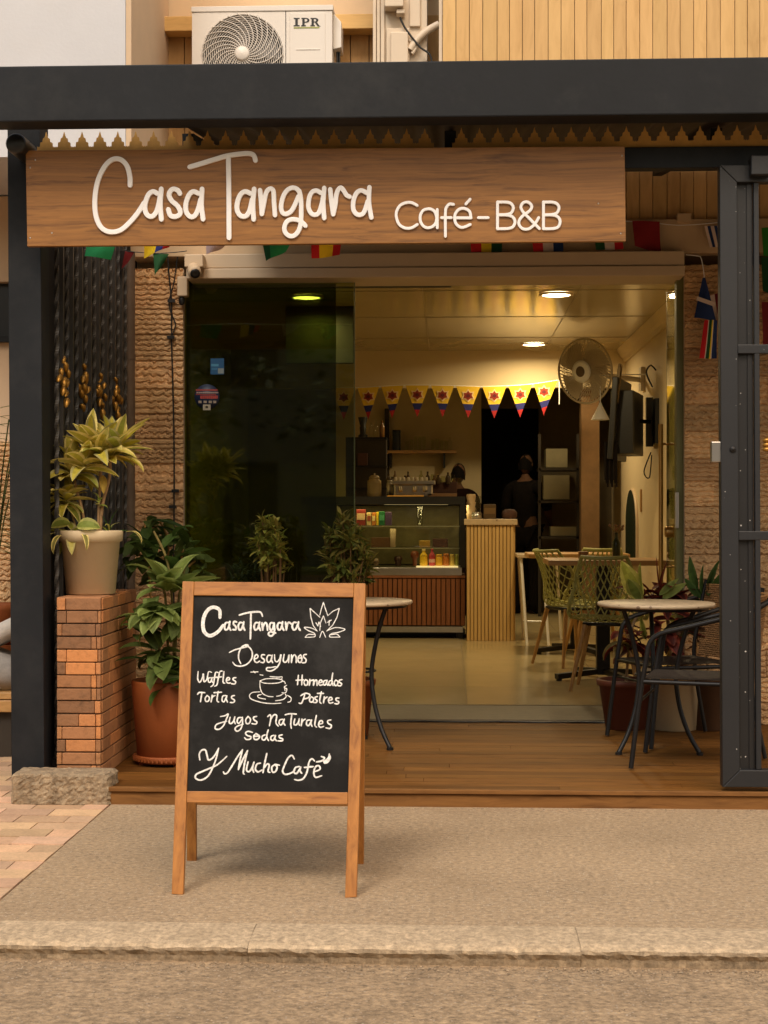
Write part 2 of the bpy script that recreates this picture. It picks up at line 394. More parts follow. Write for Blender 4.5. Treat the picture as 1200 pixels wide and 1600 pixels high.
FANP = mat('fan_grey_plastic', (.50, .42, .30), .45, .05, 5, .02, 60)
FANG = glass('fan_guard_haze', (.62, .58, .5))
RATTAN = mat('rattan_weave', (.28, .145, .05), .7, .25, 40, .8, 130, attr=True)
MARBLE = mat('pale_table_top', (.52, .395, .25), .45, .14, 14, .1, 60, specks=(.22, .15, .10), speck_scale=34, speck_amt=.22)
FABRIC = mat('grey_fabric', (.34, .31, .28), .95, .2, 20, .5, 120)
COLP = mat('coloured_print', (1, 1, 1), .5, .04, 20, .02, 60, attr=True)
FOREST = mat('far_foliage', (1, 1, 1), .7, .1, 3, .1, 10, attr=True)
# ================================================================ SETTING
KY = 4.42
def structure(mb, name, m, **k): return tag(mb.build(name, m, **k), kind='structure')
b = MB(); b.grid(lambda u, v: V((-30 + 60 * u, -30 + (KY + .02 + 30) * v, -.056 + (.004 * math.sin(u * 300) if v > .99 else 0))), 60, 60)
structure(b, 'road', ROAD)
b = MB(); b.box((-1.44, KY + .22, -.12), (4.2, 6.62, 0.0)); structure(b, 'pavement', CONC)
# kerb: one profile swept along the street, chipped here and there
rk = random.Random(3)
prof = [(KY + .218, -.1), (KY + .218, .003), (KY + .16, .004), (KY + .09, .003), (KY + .040, .001), (KY + .020, -.003), (KY + .006, -.010), (KY + .003, -.019), (KY + .014, -.036), (KY + .030, -.12)]
m = len(prof); b = MB(); x = -6.0
while x < 5.5:                                   # kerb stones butted end to end, a little out of line
    L = rk.choice((1.02, 1.18, .96)); dz = rk.uniform(-.003, .003); dy = rk.uniform(-.003, .003); n = int(L / .02); vs = []; fs = []; cl = []
    chips = [(rk.uniform(0, L), rk.uniform(.01, .035), rk.uniform(.004, .012)) for _ in range(5)]
    for i in range(n + 1):
        xx = x + .001 + (L - .002) * i / n
        for j, (y, z) in enumerate(prof):
            if 3 <= j <= 8:
                y += rk.uniform(-.003, .003) + dy; z += rk.uniform(-.003, .002) + dz
                if 4 <= j <= 7:
                    for c, w, d in chips:
                        k = max(0, 1 - abs(i / n * L - c) / w); y += d * k * .8; z -= d * k * .6
            vs.append(V((xx, y, z)))
    for i in range(n):
        for j in range(m - 1):
            a = i * m + j; fs.append((a, a + 1, a + 1 + m, a + m)); k = rk.uniform(.9, 1.05) * (rk.uniform(.58, .80) if j >= 6 else 1.06)      # road face darkened unevenly: its shade is painted into the colour
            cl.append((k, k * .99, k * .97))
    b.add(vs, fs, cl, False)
    b.add([V((x - .001, y + .003, z - .003)) for y, z in prof] + [V((x + .002, y + .003, z - .003)) for y, z in prof], [(j, j + 1, j + 1 + m, j + m) for j in range(m - 1)], (.7, .7, .7))
    x += L
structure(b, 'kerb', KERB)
# loose grit along the gutter and the foot of the deck
b = MB(); rg = random.Random(17)
def pebble(x, y, z, s):
    q = [V((rg.uniform(.6, 1) * dx, rg.uniform(.6, 1) * dy, rg.uniform(.4, .8) * dz)) * s + V((x, y, z)) for dx, dy, dz in ((1, 0, 0), (-1, 0, 0), (0, 1, 0), (0, -1, 0), (0, 0, 1), (0, 0, -.6))]
    k = rg.uniform(.35, 1.15); b.add(q, [(0, 2, 4), (2, 1, 4), (1, 3, 4), (3, 0, 4), (2, 0, 5), (1, 2, 5), (3, 1, 5), (0, 3, 5)], (k, k * .95, k * .88))
for _ in range(1700):
    pebble(rg.uniform(-2.2, 2.6), KY - abs(rg.gauss(0, .05)) - .004, -.054, rg.uniform(.0015, .005))
for _ in range(350): pebble(rg.uniform(-1.4, 2.4), 6.495 - abs(rg.gauss(0, .03)), .001, rg.uniform(.0012, .004))
for _ in range(500): pebble(rg.uniform(-1.4, 2.4), rg.uniform(4.5, 6.4), .001, rg.uniform(.001, .003))
for _ in range(500): pebble(rg.uniform(-1.4, 1.6), rg.uniform(3.5, 4.4), -.055, rg.uniform(.0012, .004))
tag(b.build('grit', mat('grit_stone', (.42, .33, .23), .95, .2, 60, attr=True)), 'loose grit scattered along the gutter and deck foot', 'grit', kind='stuff')
# brick pavers on the left
b = MB(); rp_ = random.Random(5)
b.box((-7, KY + .22, -.12), (-1.444, 14, -.010), (.45, .40, .36))
y = KY + .222; row = 0
while y < 8.6:
    x = -1.448; off = (row % 2) * .10
    first = True
    while x > -5:
        w = .205 - (off if first else 0); first = False
        if w > .03:
            k = rp_.uniform(.74, 1.12); h = rp_.uniform(-.003, .0025)
            b.box((x - w + .004, y + .003, -.05), (x, y + .135 - .003, h), (k, k * rp_.uniform(.93, 1.02), k * rp_.uniform(.88, 1.0)))
        x -= w
    y += .135; row += 1
structure(b, 'brick_paving', PAVER)
# wooden deck
b = MB(); rd = random.Random(8); y = 6.535; DZ = .07
while y < 8.60:
    x = -1.86 - rd.uniform(0, 1)
    while x < 3.4:
        Lg = rd.uniform(1.6, 2.6); k = rd.uniform(.72, 1.15)
        x0, x1 = max(x, -1.86), min(x + Lg - .002, 3.4)
        if x1 > x0: b.box((x0, y, .03), (x1, min(y + .0915, 8.615), DZ + rd.uniform(-.0008, .0008)), (k, k * rd.uniform(.95, 1.0), k * .97))
        x += Lg
    y += .095
structure(b, 'deck', DECKW)
b = MB(); b.box((-1.86, 6.512, -.02), (3.4, 6.532, .054)); b.box((-1.86, 6.50, .0565), (3.4, 6.531, .0755))
b.box((-1.86, 6.534, -.02), (3.4, 8.6, .028)); structure(b, 'deck_edge', DECKE, bevel=.003)
# grey door track and tiled floor inside
b = MB(); b.prism([(-1.52, 8.66, .0), (-1.52, 9.10, .0), (-1.52, 9.10, .106), (-1.52, 8.665, .082)], (3.2, 0, 0))
structure(b, 'threshold_strip', mat('threshold_grey', (.16, .125, .075), .6, .2, 12, .3, 60, stretch=(1, 6, 6)))
b = MB(); b.box((-1.52, 8.618, 0), (1.68, 8.657, .074)); structure(b, 'threshold_lip', KERB)
b = MB(); b.box((-2.32, 9.104, -.05), (1.9, 20, .108)); structure(b, 'floor_bed', GROUT)
b = MB(); ty = 9.105; rt = random.Random(2)
while ty < 19.5:
    tx = .11 - 3 * .92
    while tx < 1.9:
        k = rt.uniform(.93, 1.05)
        b.box((max(tx + .002, -2.31), ty + .002, .1), (min(tx + .918, 1.89), ty + .918, .111), (k, k, k)); tx += .92
    ty += .92
structure(b, 'cafe_floor', ITILE)

# ================================================================ CAFE BUILDING
cafe = thing('cafe_building', 'café shopfront with split-stone cladding, cream header and yellow plank upper storey', 'building', (0, 8.6, 0))
FY = 8.6
def cladding(x0, x1, z0, z1, seed):
    r = random.Random(seed); b = MB()
    nu = int((x1 - x0) / .0055); nv = int((z1 - z0) / .0042)
    cs = []; z = z0
    while z < z1 + .1:
        h = r.choice((.125, .14, .15, .158)); rows = r.choice((3, 4, 4, 5))
        off = r.uniform(0, .3); Lb = r.uniform(.28, .55)
        cs.append((z, h, rows, [(r.uniform(.036, .058), r.uniform(0, 6.3), r.uniform(.05, .11), r.uniform(0, 6.3), r.uniform(.6, 1.1)) for _ in range(5)], r.uniform(.78, 1.15), off, Lb, r.uniform(-.002, .003), r.uniform(.96, 1.02))); z += h
    import bisect
    zs = [c[0] for c in cs]
    def fn(u, v):
        x = x0 + (x1 - x0) * u; z = z0 + (z1 - z0) * v; k = max(0, bisect.bisect_right(zs, z) - 1); zc, H, rows, wv, tone, off, Lb, dep, _ = cs[k]
        t = (z - zc) / H; jx = ((x - x0 + off) % Lb) / Lb
        base = .012 * max(0, min(1, t / .03, (1 - t) / .03, jx * Lb / .005 + .2)) + dep
        q = t * max(1, rows); i = min(4, int(q)); a1, p1, a2, p2, am = wv[i]
        wob = am * (.6 * math.sin(2 * math.pi * x / a1 + p1) + .4 * math.sin(2 * math.pi * x / a2 + p2) + .35 * math.sin(2 * math.pi * x / (a2 * .57) + p1))
        if rows == 0: d = .004 * (.5 + .5 * math.sin(t * 5 + 2 * wob)) + .002 * wob
        else:
            f = (q + .24 * wob) % 1; d = .012 * (min(1, f / .12) if f < .66 else max(0, 1 - (f - .66) / .12)) * (.8 + .2 * wob)
        return V((x, FY - base - d + r.uniform(-.0014, .0014), z))
    b.grid(fn, nu, nv, smooth=False)
    for i in range(nu * nv):
        p = b.v[b.f[i][0]]; k = max(0, bisect.bisect_right(zs, p.z + .001) - 1); c = cs[k]; bl = int((p.x - x0 + c[5]) / c[6])
        q = c[4] * (.9 + .2 * ((bl * 37 + k * 17) % 7) / 6); b.c[i] = (q, q * .97 * c[8], q * .92 * c[8])
    return b
xl0, xl1 = P(206, 800, FY).x, P(287, 800, FY).x
xr0, xr1 = P(1069, 800, FY).x, P(1290, 800, FY).x
cladding(xl0, xl1, .07, 2.62, 1).build('stone_cladding', CLAD, cafe)
cladding(xr0, xr1, .07, 2.62, 2).build('stone_cladding', CLAD, cafe)
# masonry behind the cladding
b = MB(); b.box((-2.32, FY + .002, 0), (xl1, FY + .22, 2.62)); b.build('front_wall', BEIGEW, cafe)
b = MB(); b.box((xr0, FY + .002, 0), (5, FY + .22, 2.62)); b.build('front_wall', BEIGEW, cafe)
# header: cream board, shutter box below it
zt, zb = P(700, 345, 8.56).z, P(700, 398, 8.56).z
b = MB(); b.box((xl0, 8.56, zb), (4, 8.80, zt)); b.box((P(1058, 0, 8.55).x, 8.545, zt - .02), (P(1080, 0, 8.55).x, 8.70, zt + .03)); b.build('header_board', CREAM, cafe, bevel=.004)
zc = P(700, 433, 8.46).z; zm = P(700, 416, 8.46).z; x0, x1 = P(291, 0, 8.46).x, P(1070, 0, 8.46).x
b = MB(); b.box((x0, 8.47, zm), (x1, 8.80, zb - .002)); b.box((x0, 8.455, zc), (x1, 8.79, zm - .004)); b.build('shutter_box', SHUT, cafe, bevel=.005)
# upper storey planks, right part
b = MB(); rq = random.Random(11); x = P(692, 50, 8.62).x; i = 0
while x < 4:
    w = rq.choice((.069, .072, .080, .075)); k = rq.uniform(.92, 1.06)
    b.box((x, 8.62 + rq.uniform(0, .002), zt - .04), (x + w - .0035, 8.66, 5.2), (k, k * rq.uniform(.97, 1.0), k * .97)); x += w
b.build('plank_cladding', PLANK, cafe)
b = MB(); b.box((P(692, 50, 8.62).x, 8.665, 2.6), (4, 8.80, 5.2)); b.build('upper_wall', mat('plank_gap', (.10, .06, .025), .9), cafe)
# narrow pale corner strip and dark slot
b = MB(); b.box((P(686, 50, 8.7).x, 8.64, 3.45), (P(691, 50, 8.7).x, 8.75, 5.2)); b.build('corner_strip', UTIL, cafe)
# recessed wall behind the air conditioner
x0, x1 = P(196, 50, 9.1).x - .3, P(692, 50, 9.1).x + .05
b = MB(); z1 = P(0, 40, 9.1).z; b.box((x0, 9.1, z1), (x1, 9.3, 5.2)); b.build('recess_wall', mat('recess_yellow', (.72, .55, .36), .8, .06, 3, .1, 60, dirt=(.6, .45, .28), dirt_amt=.3), cafe)
b = MB(); x = x0
while x < x1:
    k = rq.uniform(.8, 1.0); b.box((x, 9.08, 2.7), (x + .105, 9.12, z1 + .02), (k * .86, k * .80, k * .74)); x += .110  # darker tint paints the shade of the recess into these planks
b.build('recess_planks', PLANK, cafe)
b = MB(); b.box((x0, 9.13, 2.6), (x1, 9.25, z1 - .005)); b.build('recess_backing', DARKW, cafe)
b = MB(); za, zb2 = P(0, 29, 8.95).z, P(0, 52, 8.95).z; b.box((P(247, 40, 8.95).x, 8.95, zb2), (P(590, 40, 8.95).x, 9.075, za)); b.build('timber_rail', TIMBER, cafe, bevel=.004)
# interior shell
CZ = 2.95
b = MB(); b.box((1.86, FY + .22, 0), (2.0, 20, 3.1)); b.build('interior_side_wall', IWALL, cafe)
b = MB(); b.box((-2.45, FY + .24, 0), (-2.3, 20, 3.1)); b.build('interior_side_wall', mat('interior_olive_wall', (.62, .55, .30), .8, .1, 3), cafe)
b = MB(); b.box((-2.45, FY + .22, CZ), (2.0, 20, CZ + .12)); b.build('ceiling', ICEIL, cafe)
b = MB(); b.box((-2.45, 8.82, 2.60), (2.0, 8.90, 3.1)); b.build('lintel_wall', IWALL, cafe)
b = MB()
for yy in (10.2, 11.8, 13.4, 15.0):
    b.box((-2.3, yy, CZ - .004), (1.86, yy + .006, CZ - .001))
for xx in (-1.4, -.2, 1.0):
    b.box((xx, 9, CZ - .003), (xx + .006, 16.2, CZ - .0012))
b.build('ceiling_joints', mat('ceiling_joint', (.30, .24, .15), .7), cafe)
# cornice on the right wall: stepped moulding running inward
b = MB(); b.prism([(1.858, 8.9, CZ - .002), (1.858, 8.9, CZ - .13), (1.835, 8.9, CZ - .13), (1.825, 8.9, CZ - .09), (1.80, 8.9, CZ - .075), (1.775, 8.9, CZ - .03), (1.76, 8.9, CZ - .002)], (0, 7.29, 0)); b.build('cornice', IWALL, cafe)
# bulkhead and back walls
b = MB(); b.box((-2.3, 16.2, P(700, 606, 16.2).z), (1.86, 16.35, CZ)); b.build('bulkhead', IWALL, cafe)
BY = 17.6
xd0, xd1 = P(752, 0, BY).x, P(842, 0, BY).x
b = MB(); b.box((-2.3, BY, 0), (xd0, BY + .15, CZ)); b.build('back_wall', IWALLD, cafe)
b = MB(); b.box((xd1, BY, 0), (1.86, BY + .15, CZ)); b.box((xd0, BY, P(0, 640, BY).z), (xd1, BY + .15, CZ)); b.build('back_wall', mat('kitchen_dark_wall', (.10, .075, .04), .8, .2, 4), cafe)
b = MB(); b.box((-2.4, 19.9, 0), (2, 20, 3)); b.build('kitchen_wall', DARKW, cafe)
b = MB(); b.box((P(908, 0, 16.4).x, 16.36, .1), (P(936, 0, 16.4).x, 16.6, CZ)); b.build('brown_pilaster', mat('brown_pilaster', (.20, .11, .045), .6, .2, 8), cafe)
# roof slab over the shop so that no daylight falls in from above
b = MB(); b.box((-2.6, 8.85, 3.15), (4.2, 20.2, 3.25)); b.build('roof_slab', DARKROOF, cafe)

# ================================================================ NEIGHBOUR
nb = thing('neighbour_house', 'white and beige stucco neighbouring house above the left terrace', 'building', (-2.6, 8, 0))
x1 = P(196, 50, 8).x
b = MB(); b.box((-7, 8.0, 3.12), (x1, 9.05, 6)); b.build('white_wall', WHITEW, nb)
b = MB(); b.box((x1 + .002, 8.004, 3.1), (x1 + .03, 9.08, 6)); b.build('side_wall', BEIGEW, nb)
zw0, zw1 = P(0, 528, 8.95).z, P(0, 440, 8.95).z
b = MB(); b.box((-7, 8.95, zw1), (-2.45, 9.1, 3.11)); b.box((-7, 8.95, P(0, 690, 8.95).z), (-2.45, 9.1, zw0)); b.build('terrace_wall', BEIGEW, nb)
b = MB(); b.box((-7, 9.02, zw0), (-2.45, 9.08, zw1)); nwin = b.build('window', BLACKP, nb)
b = MB(); b.box((-7, 8.90, P(0, 534, 8.9).z), (-2.45, 9.0, zw0 + .004)); b.build('sill', STEEL, nwin)
fy = FY; FY = 8.9; bb = cladding(-3.4, -2.45, 0, P(0, 690, 8.9).z, 4); FY = fy; bb.build('stone_cladding', CLAD, nb)
b = MB(); b.box((-7, 8.905, 0), (-2.4, 9.1, P(0, 692, 8.95).z)); b.build('plinth_wall', BEIGEW, nb)
b = MB(); b.box((-2.45, 8.7, 0), (-1.80, 8.9, 3.11)); b.build('dark_return', DARKW, nb)

# ================================================================ CANOPY
can = thing('canopy_frame', 'black steel entrance canopy of deep beam, square post and thin lintel', 'canopy', (0, 6.5, 0))
zt_, zb_ = P(600, 96, 6.3).z, P(600, 184, 6.3).z
b = MB(); b.box((-4, 6.3, zb_), (4, 6.44, zt_)); b.build('beam', STEEL, can, bevel=.006)
pl, pr = P(14, 700, 6.68).x, P(68, 700, 6.68).x
top = V((P(11, 200, 6.68).x, 6.68, zt_ - .04)); bot = V((P(18, 1203, 6.68).x, 6.68, .0)); w = .146
b = MB(); b.add([(bot.x, 6.68, 0), (bot.x + w, 6.68, 0), (bot.x + w, 6.82, 0), (bot.x, 6.82, 0), (top.x, 6.68, top.z), (top.x + w, 6.68, top.z), (top.x + w, 6.82, top.z), (top.x, 6.82, top.z)],
      [(0, 3, 2, 1), (4, 5, 6, 7), (0, 1, 5, 4), (1, 2, 6, 5), (2, 3, 7, 6), (3, 0, 4, 7)]); b.build('post', STEEL, can, bevel=.004)
lz0, lz1 = P(1080, 262, 6.6).z, P(1080, 229, 6.6).z
b = MB(); b.box((top.x + w + .002, 6.6, lz0), (4, 6.67, lz1)); b.build('lintel', STEEL, can, bevel=.003)
# fretwork board with pointed finials standing on the lintel
fh = P(600, 203, 6.63).z - lz1; step = .0785
uo = [(0, .36), (.05, .30), (.10, .36), (.15, .31), (.17, .54), (.29, .57), (.32, .74), (.41, .77), (.44, .86), (.5, 1.04)]
uo = uo + [(1 - a, h) for a, h in uo[-2::-1]]
b = MB(); x = top.x + w + .004; broke = False
while x < 3.5:
    if P(676, 0, 6.63).x < x + step / 2 < P(712, 0, 6.63).x:
        if not broke: b.build('fretwork', FRET, can); b = MB(); broke = True
    else:
        poly = [V((x, 6.62, lz1 - .002))] + [V((x + a * step, 6.62, lz1 + fh * h)) for a, h in uo] + [V((x + step - .0005, 6.62, lz1 - .002))]
        b.prism(poly, (0, .012, 0))
    x += step
b.build('fretwork', FRET, can)
# roof sheet from the first rafter to the wall
xr = P(332, 215, 7.4).x
b = MB(); n = 90
def rf(u, v): return V((xr + (4 - xr) * u, 6.46 + 2.13 * v, 2.90 + .31 * v + .012 * math.sin(u * 300)))
b.grid(rf, 360, 2); b.build('roof_sheet', DARKROOF, can)
for xx in (xr, xr + 1.15, xr + 2.3, xr + 3.45):
    b = MB(); b.bar((xx, 6.70, 2.875), (xx, 8.58, 3.15), .05, .07); b.build('rafter', STEEL, can)
# round gutter spout in the corner of beam and post
c = P(27, 226, 6.5); b = MB(); b.lathe([(.0, -.03), (.036, -.03), (.043, -.024), (.045, -.014), (.045, .16)], c, 24, axis='Y'); b.build('gutter_spout', BLACKP, can)

# ================================================================ SIGN
sign = thing('cafe_sign', 'long walnut sign board with raised white café lettering', 'sign', P(510, 380, 6.53))
SY = 6.53
cs = [P(40, 235, SY), P(976, 228.5, SY), P(978, 377, SY), P(42.5, 385, SY)]
b = MB(); b.prism(cs, (0, .025, 0)); b.build('board', WALNUT, sign, bevel=.002)
def sp(px, py): return P(px, py, SY)
NF = V((0, -1, 0))
def letters(strokes, ox, oy, k, w, mp, nrm, thick, mb, step=1.2, taper=0, jit=0):
    for s in strokes:
        if s and s[0] == 'L': pts = [p for a, c in zip(s[1:], s[2:]) for p in spline([a, c], step * k)[:-1]] + [s[-1]]
        else: pts = spline(s, step * k)
        stroke(mb, [mp(ox + p[0] / k, oy + p[1] / k) for p in pts], w, nrm, thick, taper, jit=jit)
S1 = [  # traced at 4x from (120, 230)
 [(335,240),(334,190),(318,125),(285,85),(245,75),(205,92),(165,142),(132,220),(116,320),(120,420),(145,490),(185,525),(235,532),(285,515),(340,465),(385,410),(424,350)],
 [(505,292),(480,280),(452,297),(432,345),(429,395),(445,428),(473,435),(500,405),(516,350),(524,295)], [(530,264),(524,360),(531,453)],
 [(646,292),(635,274),(610,264),(588,275),(579,305),(596,338),(630,368),(648,400),(643,425),(615,437),(587,428),(574,392)],
 [(762,292),(732,280),(706,297),(686,345),(684,398),(705,433),(733,435),(757,400),(776,330)], [(785,264),(781,360),(791,452)],
 [(708,126),(780,105),(860,80),(940,57),(1020,45),(1080,42),(1108,55),(1118,85)], [(949,72),(952,300),(953,568)],
 [(1087,292),(1055,280),(1026,297),(1006,345),(1004,395),(1025,430),(1058,433),(1081,400),(1098,330)], [(1110,264),(1102,360),(1107,453)]]
S2 = [  # traced at 6x from (400, 260)
 [(40,228),(50,340),(57,450)], [(57,450),(76,350),(100,245),(137,213),(165,237),(171,340),(180,460)],
 [(412,250),(385,215),(340,205),(290,232),(252,300),(237,390),(257,444),(302,444),(348,400),(400,285)],
 [(408,235),(424,330),(424,500),(408,590),(370,645),(325,658),(282,630),(268,580),(290,522),(340,500),(400,508),(440,533),(464,560)],
 [(608,252),(570,232),(530,243),(502,292),(493,380),(515,438),(550,458),(590,438),(620,350),(634,270)], [(641,207),(632,350),(641,488)],
 [(697,220),(710,340),(725,452)], [(725,452),(745,360),(755,270),(776,217),(800,205),(826,235),(850,273),(878,288)],
 [(1038,252),(990,230),(947,250),(916,320),(913,400),(940,448),(980,458),(1015,430),(1050,330)], [(1064,200),(1060,340),(1082,483)]]
S3 = [  # traced at 4x from (600, 300)
 [(207,86),(175,70),(140,69),(102,86),(79,125),(79,165),(96,205),(130,227),(170,227),(208,206)],
 [(330,165),(320,130),(300,112),(275,108),(245,118),(227,150),(230,190),(250,218),(278,226),(305,217),(324,195),(330,165)], [(333,112),(333,226)],
 [(434,80),(410,78),(392,95),(384,130),(384,278)], [(360,163),(420,163)],
 [(443,164),(543,164)], [(543,164),(535,125),(505,106),(470,110),(446,138),(442,175),(456,208),(490,224),(538,206)], [(538,48),(512,77)],
 [(590,163),(650,163)],
 ['L',(709,65),(709,232)], [(709,66),(765,66),(795,76),(808,102),(795,132),(765,143),(709,145)], [(709,146),(770,147),(805,160),(818,188),(805,220),(770,231),(709,232)],
 [(970,231),(925,185),(865,122),(856,90),(872,68),(900,66),(922,88),(912,118),(870,148),(845,180),(845,210),(870,233),(905,232),(940,205),(966,163)],
 ['L',(996,65),(996,232)], [(996,66),(1050,66),(1080,76),(1093,102),(1080,132),(1050,143),(996,145)], [(996,146),(1055,147),(1088,160),(1100,188),(1088,220),(1055,231),(996,232)]]
b = MB(); letters(S1, 120, 230, 4, .0104, sp, NF, .011, b); letters(S2, 400, 260, 6, .0098, sp, NF, .011, b); b.build('name_lettering', WHITEP, sign)
b = MB(); letters(S3, 600, 300, 4, .0062, sp, NF, .010, b); b.build('cafe_lettering', WHITEP, sign)
for px, py in ((47, 262), (47, 372), (55, 250), (972, 243), (970, 365), (935, 318), (81, 364)):
    b = MB(); b.lathe([(.0042, -.003), (.004, 0), (.0, .001)], P(px, py, SY), 10, axis='Y', rot=Matrix.Rotation(math.pi, 3, 'Z')); b.build('screw', CHROME, sign)
# ================================================================ CHALKBOARD A-BOARD
fl, fr = G(270, 1398), G(556, 1403)
TLp = P(286, 909, fl.y + .24)
e1 = (fr - fl).normalized(); e2 = TLp - fl; BN = e1.cross(e2).normalized()
if BN.y > 0: BN = -BN
def bp_(px, py): return on_plane(fl, BN, px, py)
ab = thing('chalkboard_stand', 'wooden folding A-board with chalk-lettered blackboard standing on the pavement', 'chalkboard', (fl + fr) / 2)
def slab(quad, name, m, th, back=0.0, parent=ab, bevel=.002, jit=None):
    b = MB(); b.prism([bp_(*q) - BN * back for q in quad], -BN * th); return b.build(name, m, parent, bevel=bevel)
slab([(285, 908), (303, 908.5), (286, 1398), (268, 1397)], 'stile', FRAMEW, .024)
slab([(553, 911), (571, 911.5), (557, 1402), (539, 1403)], 'stile', FRAMEW, .024)
slab([(303.3, 908.5), (552.7, 911), (552.2, 933), (302.6, 930)], 'rail', FRAMEH, .023, .0008)
slab([(292, 1236), (543.5, 1238), (543, 1257), (291.3, 1254)], 'rail', FRAMEH, .023, .0008)
slab([(298, 924), (556, 926), (548, 1246), (288, 1243)], 'board', CHALKB, .008, .009, bevel=0)
# back frame
tl, tr = bp_(296, 912) - BN * .03, bp_(563, 914) - BN * .03
kl, kr = G(300, 1344), G(561, 1349)
sd = e1
for a, c in ((tl, kl), (tr, kr)):
    b = MB(); b.bar(a, c, .034, .022, sd); b.build('back_leg', FRAMEW, ab, bevel=.002)
for t in (.04, .70):
    b = MB(); b.bar(tl.lerp(kl, t) + e1 * .018, tr.lerp(kr, t) - e1 * .018, .036, .020, V((0, 0, 1))); b.build('back_rail', FRAMEH, ab, bevel=.002)
b = MB(); b.prism([tl.lerp(kl, .05) + e1 * .015, tr.lerp(kr, .05) - e1 * .015, tr.lerp(kr, .68) - e1 * .015, tl.lerp(kl, .68) + e1 * .015], V((0, .006, 0))); b.build('back_panel', CHALKB, ab)
for a in (tl, tr):
    b = MB(); b.obox(a + V((0, -.004, .004)), (.03, .03, .01)); b.build('hinge', CHROME, ab)
def cb(px, py): return bp_(px, py) - BN * .009
K = 4.444
thick_C = [[(236,150),(234,105),(214,86),(180,82),(146,106),(124,150),(117,200),(126,250),(156,277),(185,274),(225,248),(256,208)]]
C1 = [[(295,188),(278,188),(267,212),(273,237),(290,232),(300,205)], [(304,180),(300,215),(310,240)],
 [(350,183),(334,180),(330,198),(346,216),(345,236),(327,236)], [(389,188),(373,188),(363,214),(371,238),(386,232),(395,205)], [(401,183),(398,215),(408,240)],
 [(372,135),(420,121),(480,113),(518,116),(531,142)], [(451,121),(450,200),(447,300)],
 [(500,188),(483,190),(473,215),(481,238),(497,230),(505,205)], [(511,185),(507,215),(516,241)], [(528,190),(533,238)], [(533,238),(538,208),(551,188),(562,200),(567,240)],
 [(604,190),(588,190),(580,215),(588,238),(602,232),(610,198)], [(612,190),(615,240),(608,268),(590,281),(573,270),(584,252),(622,260)],
 [(660,190),(643,190),(635,215),(643,238),(658,232),(667,205)], [(671,182),(668,215),(679,240)], [(692,185),(697,238)], [(697,238),(702,205),(714,186),(731,196)],
 [(765,187),(748,187),(738,212),(746,236),(763,232),(773,205)], [(782,183),(779,215),(793,240)]]
C2 = [[(302,395),(340,377),(400,361),(432,352),(425,342),(405,346),(384,362),(367,400),(366,440),(380,472)], [(405,346),(440,360),(460,395),(455,440),(425,475),(385,490),(345,485),(325,464)],
 [(474,440),(494,434),(500,418),(487,410),(475,430),(478,457),(494,465),(512,455)], [(546,412),(528,412),(525,430),(544,446),(540,465),(520,464)],
 [(590,416),(571,416),(561,440),(570,463),(587,455),(598,418)], [(599,415),(594,445),(602,466)],
 [(615,412),(618,450),(634,460),(650,440),(660,410),(650,470),(625,505),(590,524),(561,518),(563,502),(590,500),(622,494)],
 [(682,410),(676,452),(690,464),(708,445),(716,412),(713,465)], [(733,412),(733,465)], [(733,465),(739,430),(754,412),(765,428),(766,465)],
 [(796,412),(779,430),(781,460),(799,462),(806,435),(796,412)], [(781,437),(805,431)], [(836,409),(819,412),(819,428),(835,445),(829,465),(808,467)]]
LOT = [['L',(930,135),(940,95),(955,46),(969,92),(985,138)], ['L',(930,150),(895,118),(862,88),(868,150),(884,208),(912,246)], ['L',(985,140),(1022,108),(1066,88),(1050,150),(1020,205),(978,246)],
 [(912,246),(870,225),(822,221),(850,243),(892,262),(896,284),(864,289),(828,290)], [(828,290),(850,270),(895,272)], [(978,246),(1040,222),(1105,234),(1060,255),(1012,264),(1000,287),(1070,288)], [(1070,288),(1048,268),(1008,272)],
 ['L',(930,242),(934,190),(955,140),(972,190)], ['L',(903,188),(916,212),(924,182),(936,214)], [(984,186),(1010,170)], [(996,172),(994,206)], [(930,290),(948,248),(970,288)]]
def ctx(strokes, oy, w, mp=cb, taper=.35, name=None, jit=.10, parent=ab):
    b = MB(); letters(strokes, 290, oy, K, w, mp, BN, .0012, b, 1.0, taper, jit); return b.build(name, CHALK, parent)
# main heading: heavy capital, lighter letters
b = MB(); letters(thick_C, 290, 930, K, .0062, cb, BN, .0012, b, 1.0, .2, .06); letters(C1, 290, 930, K, .0033, cb, BN, .0012, b, 1.0, .3, .1); b.build('chalk_heading', CHALK, ab)
ctx(C2, 930, .0025, name='chalk_lettering'); ctx(LOT, 930, .0016, name='chalk_lotus_drawing')
W_ = [[(84,40),(81,88),(95,114),(114,82),(120,55),(125,108),(145,92),(156,42),(176,44)], [(176,82),(156,86),(156,110),(171,111),(180,82)], [(180,82),(178,100),(186,115)], [(222,46),(206,45),(198,80),(190,128),(174,144)], [(184,82),(216,78)],
 [(250,36),(235,40),(225,80),(215,130),(199,141)], [(212,80),(246,76)], [(263,40),(257,110),(268,120)], [(283,101),(302,95),(300,82),(286,84),(280,105),(290,119),(309,118)], [(346,82),(328,85),(328,98),(345,109),(338,125),(317,124)]]
T_ = [[(80,197),(92,185),(130,186)], [(110,187),(100,249)], [(146,206),(133,225),(138,246),(155,244),(162,221),(146,206)], [(181,204),(174,250)], [(176,240),(184,215),(201,206)], [(223,178),(215,238),(226,251)], [(194,186),(246,183)],
 [(276,206),(256,210),(250,238),(264,249),(282,212)], [(284,208),(279,230),(288,251)], [(336,206),(318,211),(318,225),(337,239),(330,254),(308,254)]]
